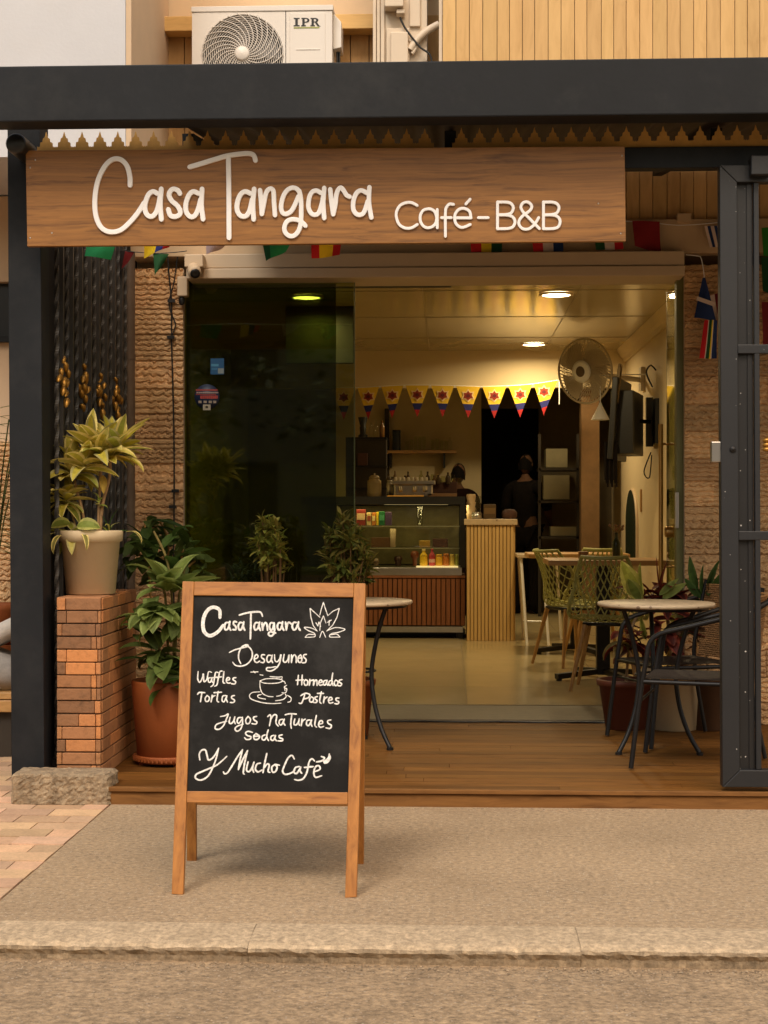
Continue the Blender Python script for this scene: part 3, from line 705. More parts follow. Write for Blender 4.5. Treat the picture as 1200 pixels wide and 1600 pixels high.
CUP = [[(514,104),(550,91),(600,88),(650,92),(672,104),(640,118),(580,122),(535,117),(514,104)], [(514,108),(515,150),(531,190),(570,211),(605,214)], [(630,211),(655,206),(676,192)], [(672,106),(685,110),(690,124)], [(700,134),(682,150),(700,160),(692,186),(667,186)], [(684,142),(688,172)],
 [(513,180),(462,185),(441,206),(455,231),(520,253),(590,262),(660,259)], [(522,199),(499,205),(506,221),(552,231)], [(690,196),(696,214),(672,234),(622,242)], [(706,205),(730,222),(726,246),(708,252)], [(450,43),(500,41)], [(470,37),(480,48)], [(514,61),(534,65)], [(584,74),(640,78),(668,76),(664,92)]]
H_ = [[(781,66),(775,131)], [(808,64),(804,131)], [(765,100),(816,97)], [(831,95),(820,113),(828,134),(843,130),(846,106),(831,95)], [(861,94),(857,135)], [(858,125),(866,104),(880,99)], [(888,97),(886,135)], [(886,135),(896,105),(908,99),(911,135)],
 [(926,118),(946,111),(940,98),(929,101),(922,120),(930,134),(949,131)], [(976,100),(959,105),(955,128),(969,131),(980,102)], [(981,100),(978,120),(986,135)], [(1010,101),(996,108),(992,128),(1004,134),(1018,108)], [(1020,50),(1014,100),(1022,136)], [(1041,98),(1030,117),(1038,137),(1052,130),(1056,109),(1041,98)], [(1083,96),(1066,100),(1068,114),(1082,124),(1075,138),(1057,137)]]
P_ = [[(826,195),(816,230),(802,260),(786,258)], [(798,207),(830,190),(860,200),(850,221),(820,230)], [(871,215),(858,234),(865,251),(882,247),(886,225),(871,215)], [(913,213),(897,218),(898,231),(912,241),(905,254),(887,254)], [(941,180),(929,243),(939,260)], [(914,191),(956,191)],
 [(961,214),(956,257)], [(958,240),(966,226),(981,216)], [(993,240),(1015,234),(1010,219),(996,223),(990,243),(1000,259),(1021,254)], [(1063,223),(1044,225),(1044,239),(1062,249),(1055,264),(1034,262)]]
J_ = [[(240,352),(270,346),(293,335),(280,370),(260,415),(230,440),(203,436),(209,410),(240,396),(282,385)], [(306,358),(300,393),(314,401),(332,380),(339,355)], [(339,355),(334,380),(342,402)], [(386,359),(363,362),(355,388),(369,399),(388,370)], [(392,358),(392,400),(380,438),(355,454),(340,439),(355,420),(396,405)], [(431,352),(415,374),(420,400),(440,397),(448,371),(431,352)], [(491,351),(470,357),(472,374),(492,389),(485,404),(459,401)],
 [(568,352),(584,340),(590,362),(580,416)], [(586,378),(610,341),(630,347),(625,395),(641,418)], [(671,371),(651,378),(648,403),(664,409),(680,374)], [(683,370),(678,395),(688,412)], [(690,340),(720,333),(766,335)], [(736,334),(728,400),(732,433)], [(756,370),(750,403),(764,411),(782,390),(787,368)], [(787,368),(782,395),(789,412)], [(806,370),(801,416)], [(803,400),(812,381),(829,370)],
 [(861,376),(841,381),(838,408),(854,414),(870,380)], [(873,376),(868,400),(876,420)], [(906,345),(895,408),(907,425)], [(926,405),(949,398),(945,381),(929,386),(922,412),(935,427),(956,421)], [(1006,376),(985,382),(988,399),(1010,414),(1002,434),(974,431)]]
SO = [[(461,462),(432,455),(413,467),(426,484),(450,492),(447,508),(421,512),(407,500)], [(486,470),(470,489),(478,511),(500,509),(511,488),(486,470)], [(476,490),(504,488)], [(549,480),(530,489),(530,511),(547,514),(562,490)], [(571,445),(561,490),(573,519)], [(611,483),(592,490),(590,511),(607,517),(620,488)], [(622,484),(617,505),(628,520)], [(669,479),(648,485),(650,499),(672,508),(668,521),(639,521)]]
YM = [[(96,652),(92,612),(110,586),(134,585),(145,618),(156,653),(185,640),(210,605),(226,574)], [(226,574),(210,640),(185,708),(150,768),(102,794),(66,780),(71,755),(110,735),(160,714),(212,690),(250,660),(282,630)],
 [(260,738),(268,750),(290,740),(322,690),(362,625),(392,584)], [(392,584),(376,650),(364,720)], [(364,720),(395,650),(427,590)], [(427,590),(408,670),(398,742),(404,752)], [(431,668),(420,722),(439,735),(460,705),(472,670)], [(472,670),(462,710),(470,738)], [(516,676),(492,684),(482,718),(500,737),(526,725)], [(561,610),(546,680),(535,741)], [(540,712),(564,682),(578,690),(570,733),(582,740)], [(616,686),(596,705),(601,737),(622,734),(633,702),(616,686),(648,690)],
 [(752,646),(736,622),(710,640),(685,690),(672,733),(690,754),(730,745),(756,724)], [(786,700),(760,708),(750,738),(769,747),(795,708)], [(797,704),(792,728),(804,746)], [(892,660),(875,646),(855,670),(840,740),(815,783),(782,795),(756,790)], [(824,706),(882,700)], [(890,736),(930,720),(926,696),(902,700),(888,740),(900,774),(942,764)],
 [(908,667),(944,660),(962,640),(942,630)], [(958,666),(990,640),(996,614)], [(958,664),(964,676),(985,668),(1002,640),(998,622)], [(970,668),(996,634)]]
for q in (W_, T_, H_, P_): ctx(q, 1040, .0024, name='chalk_lettering')
ctx(CUP, 1040, .0016, name='chalk_cup_drawing')
for q in (J_[:6], J_[6:], SO): ctx(q, 1040, .0025, name='chalk_lettering')
ctx(YM, 1040, .0029, name='chalk_closing_line')

# ================================================================ STONE BLOCK, BRICK PILLAR, POTS
b = MB(); rs = random.Random(4); x0, x1 = G(9, 1262).x, G(167, 1262).x; zt2 = P(80, 1209, 6.5).z
nx, ny, nz = 40, 14, 14
def blockpt(x, y, z):
    q = V((x, y, z)); k = .5 + .5 * math.sin(x * 40 + z * 31) * math.sin(x * 23 - z * 57 + y * 30)
    return q
def rough_box(b, a, c, n, amp, seed, rnd=.02):
    r = random.Random(seed); (xa, ya, za), (xb, yb, zb) = a, c; H = {}
    def pt(i, j, k):
        if (i, j, k) in H: return H[(i, j, k)]
        u, v, w = i / n[0], j / n[1], k / n[2]
        p = V((xa + (xb - xa) * u, ya + (yb - ya) * v, za + (zb - za) * w))
        ctr = V(((xa + xb) / 2, (ya + yb) / 2, (za + zb) / 2))
        e = sum(1 for t in (u, v, w) if t in (0, 1))
        p = p + (ctr - p).normalized() * (rnd * (e - 1) * .6) + V((r.uniform(-amp, amp), r.uniform(-amp, amp), r.uniform(-amp, amp) * .6))
        H[(i, j, k)] = p; return p
    def face(f, nu, nv):
        for i in range(nu):
            for j in range(nv): b.add([pt(*f(i, j)), pt(*f(i + 1, j)), pt(*f(i + 1, j + 1)), pt(*f(i, j + 1))], [(0, 1, 2, 3)], (1, 1, 1), False)
    X, Y, Z = n
    face(lambda i, j: (i, 0, j), X, Z); face(lambda i, j: (X - i, Y, j), X, Z); face(lambda i, j: (X, i, j), Y, Z); face(lambda i, j: (0, Y - i, j), Y, Z)
    face(lambda i, j: (i, j, Z), X, Y); face(lambda i, j: (i, Y - j, 0), X, Y)
rough_box(b, (x0, 6.495, -.01), (x1, 6.675, zt2), (32, 12, 12), .0035, 4, .016)
tag(b.build('stone_block', ROCK), 'rough grey stone block lying at the foot of the black post', 'stone block')
# brick pillar: thin slips of uneven colour on a core
pil = thing('brick_pillar', 'low pillar of thin orange-brown brick slips carrying the beige pot', 'pillar', P(123, 1205, 6.75) * 1)
px0, px1 = P(89, 900, 6.75).x, P(158, 900, 6.75).x; py0, py1 = 6.75, 7.50; pz0, pz1 = .071, P(120, 934, 6.75).z
b = MB(); b.box((px0 + .004, py0 + .004, pz0), (px1 - .004, py1 - .004, pz1 - .004)); b.build('core', MORTAR, pil)
b = MB(); rb = random.Random(21); nrow = 14; ch = (pz1 - pz0) / nrow
cols = [(1.0, .96, .90), (1.25, 1.10, .95), (.66, .66, .70), (.80, .76, .74), (1.4, 1.2, .95), (.54, .55, .60), (.95, .9, .9)]
for r in range(nrow):
    z0 = pz0 + r * ch + .0028 + rb.uniform(-.001, .001); z1 = pz0 + (r + 1) * ch - .0028 + rb.uniform(-.001, .001)
    cuts = rb.choice(([0, .2, 1], [0, .86, 1], [0, .22, .93, 1], [0, .12, .88, 1], [0, .5, .88, 1], [0, .78, .9, 1], [0, .2, .88, 1]))
    for a, c in zip(cuts, cuts[1:]):
        k = rb.choice(cols) if c - a < .5 else rb.choice([cols[i] for i in (0, 1, 2, 2, 3, 4, 5, 5, 6)]); d = rb.uniform(0, .006)
        b.box((px0 + (px1 - px0) * a + .0012, py0 - .004 - d, z0), (px0 + (px1 - px0) * c - .0012, py0 + .012, z1), k)
    y = py0 + .013; 
    while y < py1:
        L = min(rb.uniform(.10, .24), py1 - y); k = rb.choice(cols[:2] + cols[3:5] + cols[6:] + cols[:2]); d = rb.uniform(0, .003)
        b.box((px1 - .012, y + .001, z0), (px1 + .003 + d, y + L - .001, z1), k)
        b.box((px0 - .003, y + .001, z0), (px0 + .012, y + L - .001, z1), k); y += L
    for a, c in ((0, .4), (.4, 1)): b.box((px0 + (px1 - px0) * a + .001, py1 - .012, z0), (px0 + (px1 - px0) * c - .001, py1 + .004, z1), rb.choice(cols))
y = py0 - .002
while y < py1:
    L = min(rb.uniform(.1, .22), py1 - y); k = rb.choice(cols); b.box((px0, y, pz1 - .006), (px1, y + L - .002, pz1 + rb.uniform(.001, .004)), k); y += L
b.build('brick_slips', BRICKM, pil, bevel=.0028)

# ---- plants
CRE = (.92, .77, .27); YG = (.62, .53, .07); MG = (.30, .32, .04); DG = (.045, .095, .018); LG = (.20, .26, .06)
def pot(b, c, r0, r1, h, rim=.035, rt=.012):
    b.lathe([(r0 * .9, 0), (r0, .004), (r1 * .97, h - rim), (r1 * .97 + rt, h - rim + .003), (r1 + rt, h - .004), (r1 + rt - .005, h), (r1 - .012, h), (r1 - .02, h - rim - .01)], c, 44)
pc = P(142, 928, 7.0); pc.z = pz1 + .004
dr = thing('dracaena_pot', 'variegated yellow-green dracaena in a beige pot on the brick pillar', 'potted plant', pc)
b = MB(); pot(b, pc, .112, .136, .292, .052); b.build('pot', POTB, dr)
b = MB(); b.lathe([(.0, .27), (.125, .268)], pc, 30); b.build('soil', SOIL, dr)
rl = random.Random(31); random.seed(5)
def at7(px, py, dy=0): return P(px, py, 7.0 + dy)
stems = MB(); lv = MB()
def head(c, n, L, W, up0, up1, seed, bias=V((0, 0, 0)), cin=YG, cedge=CRE, droop=(.7, 1.7)):
    r = random.Random(seed)
    for i in range(n):
        a = i * 2.399 + r.uniform(-.3, .3); t = i / n; el = up1 + (up0 - up1) * t + r.uniform(-.15, .15)
        d = V((math.cos(a) * math.cos(el), math.sin(a) * math.cos(el), math.sin(el))) + bias
        ci = r.choice((cin, cin, cin, (.40, .42, .07), (.66, .58, .14))); ce = r.choice((cedge, cedge, (.55, .50, .2)))
        leaf(lv, c - V((0, 0, .045 * (1 - t) )), d, L * r.uniform(.75, 1.15), W * r.uniform(.8, 1.15), r.uniform(*droop) * (1 - .6 * t), ci, ce, 7, .35, r.uniform(-.5, .5), .72)
for pts, rr in (([(157, 830), (160, 790), (171, 745), (172, 715)], .008), ([(153, 830), (155, 780), (158, 730), (160, 706)], .007), ([(133, 830), (128, 795), (118, 760), (115, 735)], .007), ([(120, 832), (112, 800), (104, 772)], .005)):
    stems.tube([at7(*p) for p in spline(pts, 8)], rr, 8, col=(1, .9, .8))
head(at7(172, 706), 30, .19, .034, 1.4, .1, 1, droop=(.3, 1.1)); head(at7(186, 690, -.03), 12, .17, .030, 1.3, .2, 11, droop=(.2, .9)); head(at7(140, 690, -.05), 12, .16, .030, 1.3, .2, 12, droop=(.2, .9)); head(at7(156, 700, -.05), 20, .18, .034, 1.2, .0, 2, droop=(.3, 1.2))
head(at7(114, 732), 24, .165, .034, 1.4, -.1, 3, droop=(.3, 1.2)); head(at7(103, 774, -.02), 20, .135, .032, 1.1, -.5, 4, droop=(.4, 1.2)); head(at7(131, 718, -.06), 12, .165, .032, 1.0, -.1, 8, droop=(.3, 1.2))
head(at7(114, 828, -.06), 7, .13, .022, .7, -.3, 6, cin=MG, cedge=(.4, .4, .1)); head(at7(170, 826), 6, .12, .010, 1.45, .9, 7, cin=DG, cedge=DG)
for (px, py, d, L) in ((88, 832, (-.6, -.6, -.2), .16), (97, 836, (-.3, -.9, -.1), .13), (128, 833, (.5, -.8, -.1), .12), (196, 832, (.7, -.3, .2), .12)):
    leaf(lv, at7(px, py, -.12), d, L, .014, 1.5, (.30, .28, .07), CRE, 7, .2)
leaf(lv, at7(120, 822, -.12), (.9, -.5, .25), .12, .034, 1.1, (.26, .32, .06), (.5, .5, .14), 7, .2, 1.0)
leaf(lv, at7(110, 818, -.10), (-.9, -.4, .1), .11, .030, .9, (.24, .30, .05), (.45, .45, .12), 7, .2, 1.0)
leaf(lv, at7(161, 742, -.03), (.1, -.3, -1), .09, .018, .1, (.55, .36, .05), (.45, .28, .04), 6, .1)
head(at7(154, 776, -.02), 5, .045, .012, 1.2, .4, 9, cin=(.3, .38, .06), cedge=(.4, .45, .1))
stems.build('stems', STEM, dr); lv.build('leaves', LEAF, dr)

pc = G(262, 1203, .07); pc = V((P(263, 0, 7.18).x, 7.18, DZ))
bp2 = thing('terracotta_planter', 'large terracotta planter of leafy green stems beside the brick pillar', 'potted plant', pc)
b = MB(); b.lathe([(.135, .04), (.146, .045), (.166, .30), (.172, .385), (.168, .392), (.156, .392), (.15, .35)], pc, 48); b.build('pot', TERRA, bp2)
b = MB(); b.lathe([(.140, .012), (.156, .016), (.163, .044), (.158, .048), (.14, .036)], pc, 48)
for i in range(48):
    a = i * math.pi / 24; b.obox(pc + V((math.cos(a) * .163, math.sin(a) * .163, .032)), (.006, .008, .018), Matrix.Rotation(a, 3, 'Z'))
for a in (0.6, 2.2, 3.7, 5.2): b.lathe([(.016, 0), (.016, .014)], pc + V((math.cos(a) * .13, math.sin(a) * .13, 0)), 10)
b.build('saucer', TERRA, bp2)
b = MB(); b.lathe([(0, .345), (.152, .343)], pc, 30); b.build('soil', SOIL, bp2)
lv = MB(); stems = MB()
def clump(c, n, L, W, seed, cin, cedge=None, el=(-.2, 1.2), droop=(.4, 1.2), spread=0.02, front=0.0, shape=.85):
    r = random.Random(seed)
    for i in range(n):
        a = i * 2.399 + r.uniform(-.5, .5); e = r.uniform(*el); k = r.uniform(.75, 1.25)
        d = V((math.cos(a) * math.cos(e), math.sin(a) * math.cos(e) - front, math.sin(e)))
        leaf(lv, c + V((r.uniform(-spread, spread), r.uniform(-spread, spread), r.uniform(-spread, spread))), d, L * r.uniform(.7, 1.2), W * r.uniform(.8, 1.15), r.uniform(*droop),
             tuple(x * k for x in cin), tuple(x * k * 1.1 for x in (cedge or cin)), 7, .22, r.uniform(-.4, .4), shape)
def a72(px, py, dy=0): return P(px, py, 7.15 + dy)
def stem(pts, f, r=.006, c=(.55, .62, .3)): stems.tube([f(*p) for p in spline(pts, 10)], r, 7, col=c)
for q in ([(262, 1080), (252, 1030), (240, 975), (232, 965)], [(266, 1080), (262, 1000), (258, 930), (252, 905)], [(270, 1080), (275, 1000), (280, 930), (290, 880)], [(262, 1080), (250, 1040), (245, 1030)], [(272, 1080), (270, 960), (262, 880), (240, 830)]): stem(q, a72)
clump(a72(243, 962, -.10), 20, .175, .040, 41, LG, (.28, .35, .10), (-.5, .7), (.5, 1.4), .02, .35)
clump(a72(262, 918, -.08), 20, .20, .044, 42, LG, (.25, .31, .09), (.1, 1.3), (.3, 1.0), .03, .35)
clump(a72(283, 965, -.05), 18, .18, .040, 43, (.13, .18, .04), None, (-.4, .8), (.5, 1.3), .04, .3)
clump(a72(258, 1030, -.08), 20, .17, .042, 44, (.11, .15, .035), None, (-.5, .6), (.5, 1.2), .04, .3)
clump(a72(275, 1055, -.08), 14, .15, .04, 45, (.06, .11, .02), None, (-.3, .6), (.5, 1.0), .05, .3)
leaf(lv, a72(228, 1030, -.12), (-1, -.25, .12), .15, .040, .35, (.04, .08, .018), None, 7, .2)
clump(a72(225, 985, -.02), 10, .14, .036, 47, (.12, .17, .04), None, (-.3, .9), (.4, 1.1), .03, .2)
clump(a72(262, 870, .1), 22, .15, .035, 46, (.055, .10, .02), None, (-.2, 1.2), (.3, 1.2), .10, .1)
stems.build('stems', STEM, bp2); lv.build('leaves', LEAF, bp2)
# climbing vine behind, with lobed leaves and pale stems, in a pot by the pillar
pc = V((P(240, 0, 7.9).x, 7.95, DZ))
vine = thing('climbing_plant', 'sprawling dark green climber with pale stems between pillar and glass', 'potted plant', pc)
b = MB(); pot(b, pc, .10, .13, .26); b.build('pot', TERRA, vine)
lv = MB(); stems = MB()
def a79(px, py, dy=0): return P(px, py, 7.75 + dy)
for q in ([(240, 1010), (236, 940), (232, 880), (225, 845), (228, 810)], [(225, 845), (248, 868), (268, 885), (284, 893)], [(284, 900), (284, 870), (288, 845)], [(284, 900), (295, 885), (305, 876)], [(232, 880), (210, 860), (196, 850)], [(262, 880), (262, 840), (250, 815)]): stem(q, a79, .006, (1.1, .95, .5))
rv = random.Random(77)
for i in range(120):
    t = rv.random(); px, py = rv.choice(((222, 845), (205, 850), (240, 860), (262, 840), (246, 820), (296, 868), (308, 885), (318, 895), (288, 850), (255, 892), (215, 880), (270, 872)))
    c = a79(px + rv.uniform(-14, 14), py + rv.uniform(-12, 14), rv.uniform(-.15, .15)); a = rv.uniform(0, 6.28); e = rv.uniform(-.7, .5); k = rv.uniform(1.0, 2.2)
    leaf(lv, c, V((math.cos(a), math.sin(a) - .2, e)), rv.uniform(.07, .14), rv.uniform(.022, .038), rv.uniform(.2, 1.0), (.062 * k, .092 * k, .022 * k), None, 6, .2, rv.uniform(-.7, .7), .7)
leaf(lv, a79(231, 812, -.05), (1, -.3, -.12), .24, .042, .25, (.05, .10, .03), None, 8, .3)
leaf(lv, a79(234, 824, -.05), (1, -.1, .0), .18, .03, .5, (.05, .10, .03), None, 8, .3)
stems.build('stems', STEM, vine); lv.build('leaves', LEAF, vine)

# ---- two croton bushes before the glass, low ferns between
def croton(name, label, base, heads, seed, cols):
    t = thing(name, label, 'potted plant', base)
    global lv, stems
    lv = MB(); stems = MB(); b = MB(); pot(b, base, .12, .15, .30); b.build('pot', TERRA, t)
    r = random.Random(seed)
    for (px, py, s) in heads:
        c = P(px, py, base.y + r.uniform(-.1, .1))
        stems.tube([base + V((0, 0, .28)), base.lerp(c, .6) + V((r.uniform(-.02, .02), 0, .1)), c], [.008, .006, .003], 6, col=(.5, .4, .25))
        for i in range(int(34 * s)):
            a = r.uniform(0, 6.28); e = r.uniform(-.5, 1.4); k = r.choice(cols); q = r.uniform(.7, 1.3)
            leaf(lv, c + V((r.uniform(-.015, .015), r.uniform(-.015, .015), r.uniform(-.06, .02))), V((math.cos(a) * math.cos(e), math.sin(a) * math.cos(e), math.sin(e))), r.uniform(.05, .10) * s, .0125 * s, r.uniform(.1, .8),
                 tuple(x * q for x in k), tuple(x * q for x in r.choice(cols)), 4, .2, r.uniform(-.6, .6), .9)
    stems.build('stems', STEM, t); lv.build('leaves', LEAF, t)
cc = [(.28, .32, .055), (.40, .37, .07), (.19, .24, .04), (.46, .38, .09)]
r = random.Random(9)
croton('croton_bush', 'slender yellow-green croton bush in front of the dark glass pane', V((P(424, 0, 8.15).x, 8.15, DZ)),
       [(410, 815, .8), (418, 825, 1), (430, 822, .8), (408, 840, 1), (424, 842, 1), (438, 838, .7), (412, 858, 1), (428, 860, 1), (440, 855, .8), (418, 872, .9), (432, 876, .9), (446, 878, .7), (404, 850, .8)], 12, cc)
cd = [(.21, .24, .05), (.30, .28, .06), (.14, .18, .035), (.34, .26, .07)]
croton('croton_bush', 'broad dull green croton bush behind the chalkboard corner by the open doorway', V((P(540, 0, 8.1).x, 8.1, DZ)),
       [(536, 812, .8), (542, 825, 1), (515, 832, .8), (520, 848, 1), (532, 845, 1), (548, 842, 1), (560, 840, .9), (512, 860, .8), (526, 865, 1), (542, 862, 1), (558, 860, 1), (570, 858, .9), (520, 882, 1), (536, 885, 1), (552, 882, 1), (566, 880, 1), (575, 878, .8), (530, 902, 1), (550, 905, 1), (568, 902, 1)], 13, cd)
pc = V((P(382, 0, 8.25).x, 8.25, DZ)); fern = thing('fern_pot', 'low dark fern in a pot left of the slender croton', 'potted plant', pc)
b = MB(); pot(b, pc, .11, .14, .30); b.build('pot', TERRA, fern)
lv = MB(); r = random.Random(3)
for i in range(150):
    a = r.uniform(0, 6.28); e = r.uniform(.0, 1.3); c = P(r.choice((368, 378, 384, 396, 408)) + r.uniform(-6, 6), r.uniform(885, 925), 8.25 + r.uniform(-.1, .1)); k = r.uniform(.5, 1.5)
    leaf(lv, c, V((math.cos(a) * math.cos(e), math.sin(a) * math.cos(e), math.sin(e))), r.uniform(.04, .09), .006, .6, (.035 * k, .055 * k, .015 * k), None, 4)
lv.build('leaves', LEAF, fern)

# ================================================================ SIDE FENCE WITH TWISTED BARS
FX = -1.775
fen = thing('wrought_iron_fence', 'tall black fence of plain and twisted bars with gold ornaments left of the doorway', 'fence', (FX, 7.6, .07))
i = 0; y = 6.90
BARM = mat('fence_bar_iron', (.050, .047, .044), .4, .2, 20, .1, 80)
while y < 8.44:
    b = MB()
    if i % 2 == 0: b.tube([V((FX, y, .12 + k * .012)) for k in range(222)], .0115, 4, twist=.24)
    else: b.box((FX - .009, y - .009, .12), (FX + .009, y + .009, 2.78))
    b.build('bar', BARM, fen)
    if i % 4 == 1:
        g = MB(); r = random.Random(i); zc_ = 1.86 - .01 * i * 0
        for dy, dz, s in ((0, .085, .013), (.01, .055, .017), (-.05, .02, .015), (.05, .03, .014), (-.075, -.01, .017), (.075, -.02, .014), (0, -.005, .02), (-.03, -.05, .016), (.04, -.06, .015), (0, -.11, .017)):
            c = V((FX + r.uniform(-.01, .01) + .014, y + dy * r.uniform(.8, 1.2), zc_ + dz + r.uniform(-.01, .01))); q = Matrix.Rotation(r.uniform(-.9, .9), 3, 'X'); g.lathe([(0, -s * 1.7), (s * .5, -s * 1.3), (s * .85, -s * .3), (s, s * .5), (s * .6, s * 1.3), (0, s * 1.6)], c, 12, sy=.8, rot=q)
        g.build('gold_ornament', GOLD, fen)
    y += .092; i += 1
for z in (.10, 2.74):
    b = MB(); b.box((FX - .02, 6.83, z), (FX + .02, 8.5, z + .035)); b.build('rail', IRON, fen)
b = MB(); b.box((FX - .06, 6.83, .1), (FX - .05, 8.5, 2.8)); b.build('back_sheet', mat('fence_sheet', (.018, .015, .013), .8), fen)
# downpipe beside the fence
b = MB(); c = P(201, 800, 8.5); b.tube([V((c.x, 8.5, .07)), V((c.x, 8.5, 2.7))], .036, 16)
for z in (.9, 1.32, 1.62, 2.1): b.tube([V((c.x, 8.5, z)), V((c.x, 8.5, z + .03))], .039, 16)
tag(b.build('downpipe', mat('downpipe_brown', (.11, .075, .05), .6, .2, 4, .1, 40, dirt=(.24, .16, .10), dirt_amt=.5)), 'brown vertical drainpipe between the iron fence and the stone cladding', 'pipe')

# ================================================================ RIGHT GATE
GY = 6.5
gate = thing('steel_gate', 'open dark grey steel gate with paint-flecked panels at the right edge', 'gate', P(1160, 1230, GY))
gx0, gx1 = P(1129, 1200, GY).x, P(1156, 1200, GY).x; gw = gx1 - gx0; gz0, gz1 = P(1129, 1230, GY).z, P(1129, 258, GY).z
lean = P(1125, 300, GY).x - P(1129.5, 1200, GY).x
def gp(x, z): return V((x + lean * (z - gz0) / (gz1 - gz0), GY, z))
GR = gx0 + .78
def gq(x0, x1, z0, z1, y0, y1, name, m, bevel=.003, mit=None):
    b = MB(); q = [gp(x0, z0), gp(x1, z0), gp(x1, z1), gp(x0, z1)]
    for p in q: p.y = y0
    b.prism(q, (0, y1 - y0, 0)); return b.build(name, m, gate, bevel=bevel)
b = MB(); q = [gp(gx0, gz0), gp(gx1, gz0 + gw), gp(gx1, gz1 - gw), gp(gx0, gz1)]; b.prism(q, (0, .06, 0)); gst = b.build('stile', GATEST, gate, bevel=.003)
b = MB(); q = [gp(GR - gw, gz0 + gw), gp(GR, gz0), gp(GR, gz1), gp(GR - gw, gz1 - gw)]; b.prism(q, (0, .06, 0)); b.build('stile', GATEST, gate, bevel=.003)
b = MB(); q = [gp(gx0 + .001, gz0), gp(GR - .001, gz0), gp(GR - gw - .001, gz0 + gw), gp(gx1 + .001, gz0 + gw)]; b.prism(q, (0, .06, 0)); b.build('rail', GATEST, gate, bevel=.003)
b = MB(); q = [gp(gx1 + .001, gz1 - gw), gp(GR - gw - .001, gz1 - gw), gp(GR - .001, gz1), gp(gx0 + .001, gz1)]; b.prism(q, (0, .06, 0)); b.build('rail', GATEST, gate, bevel=.003)
for py in (545, 837):
    z = P(1170, py, GY).z; gq(gx1 + .001, GR - gw - .001, z - .019, z + .019, GY + .006, GY + .05, 'cross_bar', GATEST)
xq = P(1187, 800, GY).x
gq(gx1 - .004, xq - .014, gz0 + gw - .002, gz1 - gw + .002, GY + .03, GY + .042, 'sheet_panel', GATEDK, 0)
gq(gx1 + .045, xq - .02, gz0 + gw, gz1 - gw, GY + .024, GY + .0295, 'sheet_fold', GATEDK, 0)
gq(xq - .012, xq + .010, gz0 + gw, gz1 - gw, GY + .008, GY + .04, 'upright_bar', GATEST)
for k in range(1, 5):
    x = xq + k * .105; gq(x, x + .018, gz0 + gw, gz1 - gw, GY + .012, GY + .03, 'upright_bar', GATEST)
c = P(1145, 702, GY); b = MB(); b.lathe([(.013, .0), (.013, -.006), (.010, -.009), (.0, -.009)], c, 20, axis='Y'); b.lathe([(.006, -.0092), (.005, -.011), (0, -.011)], c, 12, axis='Y'); b.build('lock', IRON, gst)
b = MB(); h0, h1 = P(1112, 722, GY + .01), P(1128, 690, GY + .01); b.box((h0.x, GY + .01, h0.z), (h1.x, GY + .05, h1.z)); b.build('latch', CHROME, gst, bevel=.003)
g = MB(); c = P(1197, 695, GY)
for k in (-1, 0, 1): g.lathe([(0, -.02), (.013, -.014), (.016, 0), (.013, .014), (0, .02)], c + V((.004, 0, k * .019)), 12, axis='X', sy=.7)
g.build('gold_ornament', GOLD, gate)
b = MB(); a0, a1 = P(1171, 276, GY - .01), P(1202, 246, GY - .01); b.box((a0.x, GY - .05, a0.z), (a1.x, GY + .02, a1.z)); b.build('roller_bracket', GATEST, gate, bevel=.004)
# ================================================================ UPPER FLOOR: AIR CONDITIONER, UTILITY PANEL
AY = 8.72
a0, a1 = P(300, 118, AY), P(519, 11, AY)
ac = thing('air_conditioner', 'cream outdoor air conditioner unit above the canopy beam', 'air conditioner', V(((a0.x + a1.x) / 2, AY + .15, a0.z)))
fc = P(379, 85.6, AY); rad = P(441.5, 85, AY).x - fc.x
# front with a round hole
b = MB(); n = 64; z0, z1 = a0.z - .16, a1.z - .02
ring = [V((fc.x + rad * 1.02 * math.cos(2 * math.pi * k / n), AY, fc.z + rad * 1.02 * math.sin(2 * math.pi * k / n))) for k in range(n)]
outer = []
xs0, xs1 = a0.x, P(446, 50, AY).x
for k in range(n):
    a = 2 * math.pi * k / n; dx, dz = math.cos(a), math.sin(a)
    t = min((((xs1 if dx > 0 else xs0) - fc.x) / dx) if abs(dx) > 1e-6 else 9, (((z1 if dz > 0 else z0) - fc.z) / dz) if abs(dz) > 1e-6 else 9)
    outer.append(V((fc.x + dx * t, AY, fc.z + dz * t)))
b.add(ring + outer, [(k, (k + 1) % n, n + (k + 1) % n, n + k) for k in range(n)])
b.add(ring + [p + V((0, .12, 0)) for p in ring], [(k, k + n, (k + 1) % n + n, (k + 1) % n) for k in range(n)], (1, 1, 1), True)
b.box((xs1 + .003, AY, z0), (a1.x, AY + .34, z1)); b.box((a0.x, AY + .122, z0), (xs1, AY + .34, z1)); b.box((a0.x - .004, AY - .006, z1 + .001), (a1.x + .006, AY + .345, a1.z + .012))
b.box((a0.x, AY + .0015, z0), (a0.x + .01, AY + .12, z1)); b.box((a0.x + .01, AY + .0015, z1 - .008), (xs1, AY + .12, z1)); b.build('casing', ACW, ac, bevel=.003)
b = MB(); b.lathe([(0, 0), (rad * .98, .0)], fc + V((0, .115, 0)), 40, axis='Y'); b.build('dark_recess', ACDK, ac)
b = MB()
for k in range(5):
    a = k * 2 * math.pi / 5; b.grid(lambda u, v, a=a: fc + V((math.cos(a + v * .9) * rad * (.2 + .7 * u), .06 + .04 * v, math.sin(a + v * .9) * rad * (.2 + .7 * u))), 6, 6)
b.build('fan_blade', mat('ac_fan_grey', (.12, .11, .10), .5), ac)
b = MB()
for i in range(17):
    rr = rad * (.20 + .8 * i / 16); b.tube([fc + V((math.cos(a) * rr, -.006 - .012 * (1 - i / 16), math.sin(a) * rr)) for a in [2 * math.pi * k / 56 for k in range(56)]], .0021, 4, True)
